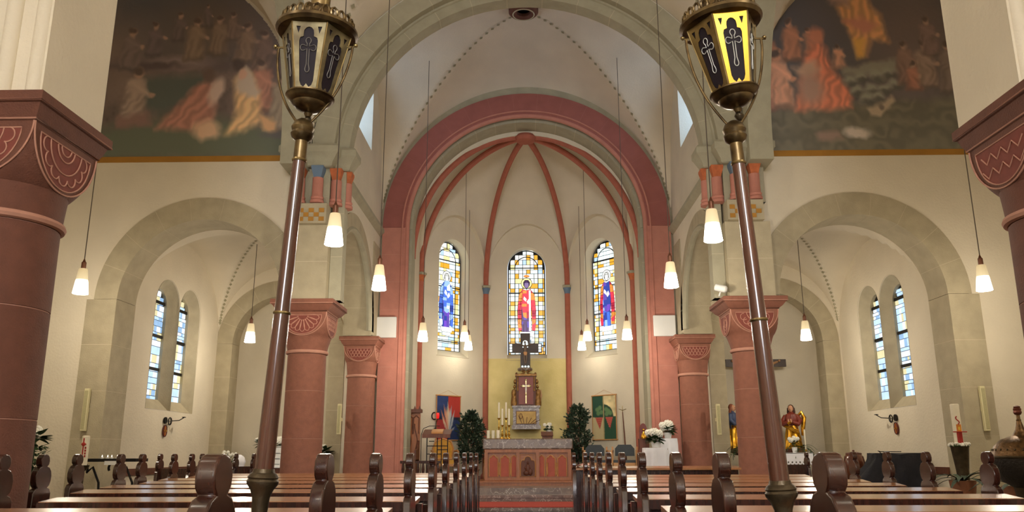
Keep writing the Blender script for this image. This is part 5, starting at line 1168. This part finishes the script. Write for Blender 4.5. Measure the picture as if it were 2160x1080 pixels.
for s, nm in ((-1, 'candle-rack'), (1, 'font')):
    X = s*6.04
    o = thing('consecration_sconce', 'black wall candle bracket with round disc under the %s-side lancets' % nm, 'sconce', (X, 13.62, 1.66), world=True)
    xi = X-s*.03
    MB().lathe([(.0, 0), (.055, 0), (.055, .02), (0, .02)], 24, (X, 13.58, 1.66), T=Matrix.Rotation(-s*PI/2, 3, 'Y')).build('disc', IRON, o)
    MB().tube([(xi, 13.71+.06*cos(w_), 1.65+.06*sin(w_)) for w_ in np.linspace(0, 2*PI, 21)[:-1]], .009, 6, True).tube([(xi, 13.66, 1.65), (xi, 13.78, 1.65)], .006, 5).tube([(xi, 13.72, 1.59), (xi, 13.72, 1.71)], .006, 5).build('ring_cross', IRON, o)
    MB().tube([(xi, 13.79, 1.66), (X-s*.12, 13.86, 1.67), (X-s*.16, 13.95, 1.72)], .008, 6).lathe([(.03, 1.72), (.035, 1.73), (.012, 1.735)], 14, (X-s*.16, 13.95, 0)).build('arm', IRON, o)
    o = thing('consecration_cross', 'red oval plaque with gold cross under the %s-side wall bracket' % nm, 'plaque', (X, 13.6, 1.49), world=True)
    T = Matrix.Rotation(-s*PI/2, 3, 'Y') @ Matrix.Diagonal((1.35, 1, 1)).to_3x3() if False else Matrix.Rotation(-s*PI/2, 3, 'Y') @ Matrix(((1.08, 0, 0), (0, .78, 0), (0, 0, 1)))
    MB().lathe([(.0, .0), (.09, .0), (.09, .012), (.0, .012)], 28, (X, 13.6, 1.49), T=T).build('oval', mat('plaque_red', (150, 70, 50), .6), o, 30)
    MB().box(*sorted((X-s*.018, X-s*.012)), 13.59, 13.61, 1.42, 1.56).box(*sorted((X-s*.018, X-s*.012)), 13.54, 13.66, 1.48, 1.50).build('gold_cross', GOLD, o, 0); MB().tube([(X-s*.013, 13.6+.070*cos(w_), 1.49+.097*sin(w_)) for w_ in np.linspace(0, 2*PI, 25)[:-1]], .005, 5, True).build('rim', IRON, o)

# ------------------------------------------------------------------ candle rack, tall candles
o = thing('votive_candle_rack', 'black wrought iron votive rack with scroll legs', 'candle rack', (-5.5, 11.0, 0), world=True)
MB().box(-5.92, -5.15, 10.82, 11.18, 1.02, 1.06).build('tray', IRON, o, 0)
for x in (-5.75, -5.3):
    MB().tube([(x-.22+.10*cos(w_)*(1-w_/9), 11.0, .93+.10*sin(w_)*(1-w_/9)) for w_ in np.linspace(-.5, 3.6, 16)][::-1]+[(x-.05, 11.0, .95), (x+.05, 11.0, .75), (x+.08, 11.0, .4), (x+.05, 11.0, .0)], .016, 8).build('scroll_leg', IRON, o)
MB().box(-5.85, -5.2, 10.98, 11.02, .3, .33).build('stretcher', IRON, o, 0); MB().box(-5.55, -5.4, 10.80, 10.82, .98, 1.03).build('price_card', WHITE, o, 0)
FLM = mat('tealight_glow', (255, 240, 210), .4, emit=2.5)
for k in range(5):
    q = thing('tealight', 'small burning tealight on the candle rack', 'candle', (-5.68+k*.065, 10.98+.02*(k % 2), 1.06), group='tealights on the candle rack')
    MB().lathe([(.019, 0), (.019, .02), (.0, .018)], 14).build('cup', WHITE, q); MB().lathe([(.0, .02), (.006, .026), (.004, .036), (.0, .05)], 8).build('flame', FLM, q)
def ring_marks(mb, c, r, z0, z1, w): pass
o = thing('paschal_candle', 'white easter candle with orange-red cross beside the candle rack', 'candle', (-5.72, 10.6, 0), world=True)
MB().lathe([(.046, .98), (.046, 1.345), (.035, 1.35), (.0, 1.34)], 28, (-5.72, 10.6, 0)).build('wax', WAX, o); MB().lathe([(.13, 0), (.12, .03), (.03, .06), (.025, .9), (.07, .95), (.08, .98), (.0, .98)], 24, (-5.72, 10.6, 0)).build('stand', BRZ, o)
y = 10.6-.047
MB().box(-5.727, -5.713, y-.004, y+.012, 1.06, 1.32).box(-5.75, -5.69, y-.003, y+.014, 1.235, 1.25).ball((-5.72, y, 1.243), (.026, .008, .026), 12, 6).build('red_cross', REDC, o)
for k, gl in enumerate(((0, 1), (1, 1), (0, 1), (1, 0))): MB().box(-5.70, -5.685, y+.002, y+.014, 1.08+k*.035, 1.105+k*.035).build('red_mark', REDC, o, 0)
o = thing('paschal_candle', 'tall easter candle with red and yellow flame design on a dark conical stand', 'candle', (5.42, 10.5, 0), world=True)
cx, cy = 5.42, 10.5
MB().lathe([(.052, 1.19), (.052, 1.70), (.04, 1.705), (.0, 1.69)], 28, (cx, cy, 0)).build('wax', WAX, o); MB().lathe([(.12, 0), (.10, .05), (.06, .3), (.055, .6), (.075, .9), (.105, 1.17), (.11, 1.18), (.0, 1.18)], 28, (cx, cy, 0)).build('stand', BRZ, o)
b = MB(); 
sec = lambda z0, z1, a0, a1, r=.0535: MB().grid(lambda i, j: (cx+r*cos(a0+(a1-a0)*i), cy+r*sin(a0+(a1-a0)*i), z0+(z1-z0)*j), 8, 2)
sec(1.21, 1.36, -2.3, -.9).build('red_field', REDC, o); sec(1.36, 1.45, -2.2, -1.0).build('orange_field', mat('orange_wax', (236, 140, 40), .5), o); sec(1.38, 1.42, -1.85, -1.35, .0545).build('yellow_flame', mat('yellow_wax', (246, 206, 70), .5), o)
MB().tube([(cx-.012+.02*sin(q*6), cy-.054, 1.45+q*.1) for q in np.linspace(0, 1, 14)], .006, 6).tube([(cx-.02, cy-.054, 1.22), (cx-.02, cy-.054, 1.34)], .005, 6).build('red_flame_line', REDC, o); MB().box(cx-.085, cx+.085, cy-.062, cy-.052, 1.352, 1.364).build('dark_red_bar', REDC, o, 0)
b = MB(); R_ = random.Random(4)
fw_ = thing('candle_wreath', 'wreath of white blossoms round the foot of the tall easter candle', 'wreath', (cx, cy, 1.18))
for k in range(16):
    a = 2*PI*k/16; h = MB()
    for q in range(7): h.ball((.10*cos(a)+R_.uniform(-.018, .018), .10*sin(a)+R_.uniform(-.018, .018), .02+R_.uniform(-.01, .02)), .014, 6, 4)
    h.build('blossom', PETAL, fw_, fix=False)
b = MB().tube([(.095*cos(a), .095*sin(a), .01) for a in np.linspace(0, 2*PI, 25)[:-1]], .016, 6, True); b.build('greenery', GRN, fw_)
# ------------------------------------------------------------------ font
o = thing('baptismal_font', 'dark bronze baptismal font with domed lid and knobbed finial', 'font', (5.02, 8.5, 0), world=True)
c = (5.02, 8.5, 0)
MB().lathe([(0.204, 0), (0.204, .08), (0.132, .14), (0.102, .3), (0.102, .6), (0.132, .78)], 40, c).build('pedestal', BRZ, o)
MB().lathe([(0.12, .76), (0.216, .82), (0.282, .9), (0.306, 1.0), (0.312, 1.05), (0.3, 1.06)], 48, c).build('basin', mat('basin_bronze', (70, 64, 60), .45, .6, var=.2, bump=.3), o)
MB().lathe([(0.318, 1.05), (0.327, 1.062), (0.318, 1.075)], 48, c).build('rim', BRZ, o)
MB().lathe([(0.306, 1.075), (0.288, 1.10), (0.258, 1.17), (0.192, 1.235), (0.12, 1.26), (0.078, 1.275), (0.063, 1.3), (0.042, 1.34), (0.027, 1.4), (0.021, 1.42), (0.024, 1.43), (0.018, 1.44), (0.0168, 1.48), (0.03, 1.485)], 48, c).build('domed_lid', mat('lid_bronze', (128, 96, 60), .4, .7, var=.3, scale=20, bump=.3), o)
MB().lathe([(0, 1.48), (0.03, 1.485), (0.0408, 1.505), (0.036, 1.525), (0.0396, 1.54), (0.03, 1.555), (0.033, 1.565), (0.012, 1.575), (0, 1.575)], 8, c).build('finial', mat('copper_finial', (126, 70, 54), .35, .6), o, 20)
for k in range(24): MB().ball((c[0]+.273*cos(2*PI*k/24), c[1]+.273*sin(2*PI*k/24), 1.135), .011, 8, 5).build('rivet', BRZ, o)
# palm-like plant
def strap_plant(name, label, x, y, z, n, L, seed, m, w=.03, pot=True, droop=.9):
    o = thing(name, label, 'plant', (x, y, z)); R_ = random.Random(seed)
    if pot: MB().lathe([(.12, 0), (.15, .22), (.13, .22), (.0, .2)], 20).build('pot', TERR, o)
    z0 = .2 if pot else 0
    for k in range(n):
        a = 2*PI*k/n+R_.uniform(-.3, .3); l = L*R_.uniform(.7, 1.1); rise = R_.uniform(.5, 1); v = []
        for i in range(7):
            q = i/6; r = l*q*(.5+.5*(1-rise*.3)); zz = z0+l*(rise*q-droop*q*q*.8); ww = w*(sin(PI*(.1+.88*q))); s_ = Vector((-sin(a), cos(a), 0))*ww; p = Vector((r*cos(a), r*sin(a), zz)); v += [p-s_, p+Vector((0, 0, -.006)), p+s_]
        f = []
        for i in range(6):
            for j in range(2): f.append((i*3+j, i*3+j+1, i*3+4+j, i*3+3+j))
        MB().add(v, f).build('leaf', m, o, 60, fix=False)
    return o
for (x, y, L, sd, lab) in ((5.22, 10.15, .42, 2, 'strap-leaved green plant at the foot of the tall candle'), (5.45, 9.45, .55, 6, 'arching strap-leaved plant beside the font')): strap_plant('strap_leaf_plant', lab, x, y, (.56 if y > 10 else .52), 15, L, sd, GRND, .032)
for (x, y, z) in ((5.22, 10.15, 0), (5.45, 9.45, 0)):
    q = thing('plant_stand', 'low wooden stand under the strap-leaved plant %s' % ('by the candle' if y > 10 else 'by the font'), 'stand', (x, y, 0)); h = .56 if y > 10 else .52
    MB().box(-.15, .15, -.15, .15, h-.03, h).build('top', WB, q, 0)
    for a in (-1, 1):
        for b_ in (-1, 1): MB().box(a*.12-.015, a*.12+.015, b_*.12-.015, b_*.12+.015, 0, h-.03).build('leg', WB, q, 0)
# flowers by the near column
o = flowers('flower_vase', 'white flowers with dark leaves beside the nearest scalloped column', (-5.72, 9.5, 0), (.12, .6), 5, .09, 30, .05, .12, TERR, hz=.68)
b = MB(); R_ = random.Random(12)
for k in range(240):
    a = R_.random()*6.28; r = .13*sqrt(R_.random()); z = R_.uniform(.9, 1.22); p = Vector((r*cos(a), r*sin(a), z)); d = Vector((cos(a), sin(a), R_.uniform(-.6, .6))).normalized(); s_ = d.cross(Vector((0, 0, 1))).normalized()*.022
    b.add([p, p+d*.04+s_, p+d*.08, p+d*.04-s_], [(0, 1, 2, 3)])
b.build('bushy_greenery', GRN, o, 0, fix=False)
# black covered instrument, urn, cable
o = thing('covered_piano', 'upright instrument hidden under a crumpled black cloth', 'piano', (5.72, 12.85, 0), world=True)
MB().box(5.3, 6.0, 12.7, 13.05, .0, 1.07).build('case', WB, o, 0)
b = MB(); N = 60
rows = [(1.09, .0), (1.088, .02), (1.0, .035), (.8, .05), (.6, .1), (.4, .2)]
v = []
for j, (z, d) in enumerate(rows):
    for i in range(N):
        a = 2*PI*i/N; c_, s_ = cos(a), sin(a); q = 1/max(abs(c_)**8+abs(s_)**8, 1e-9)**(1/8); amp = .0 if j < 2 else .028*(j-1)
        left = max(0, -c_)*(.9 if j > 2 else 0)*(1.09-z)*.7
        v.append((5.68+c_*q*(.40+d*.4)+amp*.8*sin(7*a+j)-left, 12.86+s_*q*(.2+d*.6)+amp*sin(9*a+2*j), z+.012*sin(5*a+j*1.3)))
f = [(j*N+i, j*N+(i+1) % N, (j+1)*N+(i+1) % N, (j+1)*N+i) for j in range(len(rows)-1) for i in range(N)]+[tuple(range(N))]
MB().add(v, f).build('black_cover', BLKC, o, 60)
MB().tube([(5.30+.05*sin(q*5), 12.62, .75+.38*sin(PI*.5*min(1, q*1.4))-.0*q) if q < .7 else (5.30+.35*(q-.7)/.3, 12.66, 1.12) for q in np.linspace(0, 1, 20)], .006, 6).build('cable', IRON, o)
o = thing('wooden_urn', 'bulbous polished brown urn with small lid beside the covered instrument', 'urn', (5.22, 13.4, 0), world=True)
c = (5.22, 13.4, 0); URN = mat('polished_urn_wood', (120, 66, 40), .18, var=.25, scale=6, coat=.6)
MB().lathe([(.12, .0), (.13, .5), (.08, .56), (.07, .6)], 28, c).build('pedestal', WB, o); MB().lathe([(.07, .6), (.12, .68), (.16, .82), (.165, .95), (.14, 1.05), (.12, 1.08)], 32, c).build('belly', URN, o); MB().lathe([(.125, 1.08), (.12, 1.1), (.05, 1.115), (.018, 1.12), (.02, 1.14), (.0, 1.15)], 24, c).build('lid', WB, o)
for k in range(8): a = 2*PI*k/8; MB().tube([(c[0]+r*cos(a), c[1]+r*sin(a), z) for r, z in ((.122, .68), (.163, .82), (.168, .95), (.143, 1.05))], .008, 6).build('rib', WB, o)
# ------------------------------------------------------------------ statue altar, font side chapel
o = thing('side_altar', 'side altar table draped with lace-edged white cloth before the statues', 'altar', (4.6, 15.75, 0), world=True)
MB().box(4.1, 5.15, 15.55, 16.1, 0, 1.06).build('block', ST, o, 0); MB().box(4.0, 5.26, 15.45, 16.15, 1.06, 1.09).build('table_slab', WB, o, 0)
MB().box(3.99, 5.27, 15.44, 16.15, 1.09, 1.105).box(3.99, 5.27, 15.44, 15.446, .98, 1.1).build('white_cloth', WHT, o, 0)
lc = [(3.99, .99)]; n = 18
for i in range(n): lc += [(3.99+1.28*(i+q/6)/n, .915-.03*sin(PI*q/6)) for q in range(7)]
lc += [(5.27, .99)]; hs = [[(3.99+1.28*(i+.5)/n+.016*cos(w_), .935+.016*sin(w_)) for w_ in np.linspace(0, 2*PI, 9)[:-1]] for i in range(n)]
MB().slab(lc, 'y', 15.438, 15.443, holes=hs).build('lace_edge', WHT, o, 0)
def statue(x, y, z, h, turn, robe, mantle, hair, label, wings=False):
    t = thing('painted_statue', label, 'statue', (x, y, z), turn); k = h/1.0
    b = MB(); n = 40
    prof = [(.17, 0), (.18, .02), (.165, .15), (.15, .3), (.125, .45), (.12, .52), (.145, .62), (.155, .70), (.13, .77), (.06, .81), (.045, .84)]
    b.lathe([(r*k, zz*k) for r, zz in prof[:6]], n, fold=lambda a, zz: (1+.10*sin(9*a+zz*6)+.05*sin(17*a))*(1 if abs(sin(a)) < 2 else 1)); b.build('robe', robe, t)
    b = MB().lathe([(r*k, zz*k) for r, zz in prof[4:]], n, fold=lambda a, zz: (1+.06*sin(7*a+zz*9))*(.8+.2*abs(cos(a))))
    for s in (-1, 1): b.tube([(s*.12*k, 0, .74*k), (s*.19*k, -.03*k, .62*k), (s*.16*k, -.12*k, .55*k), (s*.05*k, -.18*k, .6*k)], [.055*k, .06*k, .052*k, .035*k], 12)
    b.build('mantle', mantle, t)
    MB().tube([(-.16*k, -.09*k, .52*k), (.0, -.17*k, .46*k), (.14*k, -.12*k, .36*k), (.17*k, -.05*k, .2*k)], [.03*k, .04*k, .04*k, .03*k], 10).build('draped_fold', robe, t)
    hb = MB().ball((0, -.02*k, .90*k), (.058*k, .066*k, .08*k), 18, 12); hb.ball((0, -.088*k, .895*k), (.011*k, .016*k, .02*k), 8, 6); hb.tube([(0, 0, .8*k), (0, -.01*k, .86*k)], .036*k, 10)
    hb.build('head', SKIN, t); MB().ball((-.02*k, -.082*k, .912*k), .007*k, 6, 4).ball((.02*k, -.082*k, .912*k), .007*k, 6, 4).tube([(-.016*k, -.085*k, .868*k), (.016*k, -.085*k, .868*k)], .004*k, 5).build('eyes_and_mouth', HAIR, t)
    MB().ball((0, .012*k, .92*k), (.068*k, .068*k, .078*k), 16, 10).tube([(-.055*k, .01*k, .92*k), (-.065*k, .02*k, .82*k), (-.05*k, .03*k, .74*k)], [.03*k, .032*k, .02*k], 8).tube([(.055*k, .01*k, .92*k), (.065*k, .02*k, .82*k), (.05*k, .03*k, .74*k)], [.03*k, .032*k, .02*k], 8).build('hair', hair, t)
    hd = MB()
    for s in (-1, 1):
        hd.ball((s*.03*k, -.20*k, .615*k), (.022*k, .018*k, .032*k), 10, 8)
        for q in range(4): hd.tube([(s*(.018+q*.008)*k, -.205*k, .635*k), (s*(.012+q*.007)*k, -.212*k, (.668-.004*abs(q-1.5))*k)], .006*k, 6)
        hd.tube([(s*.045*k, -.2*k, .61*k), (s*.04*k, -.222*k, .64*k)], .007*k, 6)
    hd.build('hands', SKIN, t); MB().lathe([(.2*k, -.02*k), (.2*k, .0), (.17*k, .01*k)], 20).build('plinth', WB, t)
    if wings:
        MB().tube([(.10*k, .1*k, .72*k), (.2*k, .13*k, .82*k), (.25*k, .12*k, .7*k), (.22*k, .1*k, .5*k), (.2*k, .08*k, .3*k)], [.03*k, .05*k, .055*k, .05*k, .03*k], 10).build('gilded_drapery', GOLD, t)
        MB().tube([(-.05*k, -.19*k, .56*k), (.02*k, -.2*k, .6*k)], .03*k, 8).build('gilded_cuff', GOLD, t)
BLUM = mat('blue_mantle', (70, 84, 120), .5, var=.15, scale=10); REDM = mat('dark_red_mantle', (130, 52, 36), .45, var=.15, scale=10)
statue(3.95, 15.92, 1.17, .86, .9, GOLD, BLUM, mat('auburn_veil', (150, 84, 58), .6), 'painted statue in blue mantle over golden skirt by the wall cross')
statue(5.06, 15.85, 1.17, .84, -.5, GOLD, REDM, HAIR, 'painted statue with dark hair, red mantle and gilded robe', True)
for x in (3.93, 5.06):
    MB_ = MB().box(x-.15, x+.15, 15.72, 16.02, 1.1, 1.155).build('statue_block', WB, None, 0); tag(MB_, 'dark wooden block raising the %s statue on the side altar' % ('blue' if x < 4.5 else 'red and gold'), 'block')
o = thing('wall_crucifix', 'wooden wall crucifix behind the thick column in the statue chapel', 'cross', (4.58, 16.85, 2.4), world=True)
MB().box(4.53, 4.69, 16.42, 16.49, 1.9, 3.5).build('upright', WDK, o, 0); MB().box(4.57, 4.65, 16.49, 16.97, 2.84, 2.92).build('wall_bracket', WDK, o, 0); MB().box(4.01, 5.22, 16.40, 16.46, 2.79, 2.94).build('crossbar', WDK, o, 0)
b = MB(); corpus(b, Matrix.Translation((4.61, 16.36, 2.33)), 1.0); b.build('corpus', mat('carved_wood_figure', (170, 126, 86), .6, var=.1), o)
o = thing('altar_candle', 'thin white candle in a holder beside the red and gold statue', 'candle', (5.2, 15.6, 1.105)); MB().lathe([(.014, .06), (.014, .42), (.003, .425)], 14).build('wax', WAX, o); MB().lathe([(.045, 0), (.03, .015), (.012, .03), (.02, .06)], 18).build('holder', BRASSB, o)
flowers('flower_pot', 'white orchid-like blossoms in a white pot before the red statue', (4.98, 15.56, 1.105), (.05, .1), 9, .09, 12, .035, .07, hz=.06)
def fern(x, y, z, label, seed, n=26, L=.34):
    o = thing('fern', label, 'fern', (x, y, z)); R_ = random.Random(seed)
    MB().lathe([(.06, 0), (.08, .09), (.07, .09), (0, .08)], 16).build('pot', TERR, o)
    for k in range(n):
        a = 2*PI*k/n+R_.uniform(-.2, .2); l = L*R_.uniform(.6, 1.1); up_ = R_.uniform(.2, 1); b = MB(); pts = []
        for i in range(9):
            q = i/8; pts.append(Vector((l*q*cos(a), l*q*sin(a), .08+l*(up_*q-1.1*q*q))))
        b.tube(pts, .003, 4)
        for i in range(1, 9):
            s_ = Vector((-sin(a), cos(a), 0)); wl = .045*sin(PI*(.15+.8*i/8)); d = (pts[i]-pts[i-1])*.5
            for sg in (-1, 1): b.add([pts[i], pts[i]+s_*sg*wl+d*.6, pts[i]+s_*sg*wl*.9-d*.3], [(0, 1, 2)])
        b.build('frond', GRN, o, 0, fix=False)
fern(5.18, 15.62, 1.105, 'green fern trailing over the end of the statue altar', 3) if False else fern(5.14, 15.75, 1.105, 'green fern trailing over the end of the statue altar', 3, 30, .36)
fern(3.95, 15.55, 1.105, 'bushy fern before the blue-mantled statue', 9, 30, .26)
# ------------------------------------------------------------------ candle-rack side chapel: flower altar
o = thing('side_altar', 'small side altar with white cloth and panels behind the palmette column', 'altar', (-4.55, 15.6, 0), world=True)
MB().box(-5.08, -3.75, 15.42, 15.95, 0, .86).build('block', WB, o, 0); MB().box(-5.12, -3.7, 15.38, 15.98, .86, .88).build('white_cloth', WHT, o, 0)
MB().box(-4.98, -4.62, 15.50, 15.7, .88, 1.22).build('white_cabinet', WHITE, o, 0)
for k in range(3): MB().box(-4.95, -4.65, 15.49, 15.5, .92+k*.1, .925+k*.1+.004).build('drawer_gap', GREYF, o, 0)
flowers('flower_arrangement', 'white roses with trailing green on the chapel cabinet, pole side', (-5.0, 15.55, 1.22), (.06, .04), 8, .12, 40, .05, .11)
flowers('flower_arrangement', 'white roses on the chapel cabinet nearer the palmette column', (-4.70, 15.6, 1.22), (.06, .04), 7, .10, 30, .05, .1)
flowers('flower_arrangement', 'tall dark-leaved white flowers seen between the two red columns', (-3.87, 15.5, .88), (.07, .22), 7, .11, 60, .045, .16)
o = flowers('flower_arrangement', 'loose spray of tiny white blossoms in front of the chapel pier', (-5.42, 14.9, 0), (.08, .85), 12, .17, 14, .028, .06, TERR, hz=.08)
tag(MB().ball((-5.1, 14.6, .98), (.11, .09, .12), 14, 10, jit=.06).box(-5.2, -5.0, 14.52, 14.68, 0, .9).build('cloth_bundle', WHT), 'white draped bundle on a stand beside the tiny blossoms', 'cloth')
# small projector on the capital, font side
o = thing('spotlight', 'small white spotlight clamped on the trefoil capital', 'spotlight', (2.72, 11.2, 3.26), world=True)
MB().lathe([(.045, 0), (.05, .01), (.05, .15), (.03, .17), (0, .17)], 20, (2.66, 11.2, 3.38), T=Matrix.Rotation(1.9, 3, 'Y') @ Matrix.Rotation(.4, 3, 'X')).build('housing', WHITE, o); MB().tube([(2.72, 11.25, 3.257), (2.74, 11.25, 3.32), (2.72, 11.22, 3.37)], .012, 8).build('clamp', WHITE, o)
# gilt frame corner at the edge of view, font side
o = thing('gilt_wall_ornament', 'gilded ornament on the plain wall above the font', 'ornament', (6.3, 11.44, 1.95)) if False else None
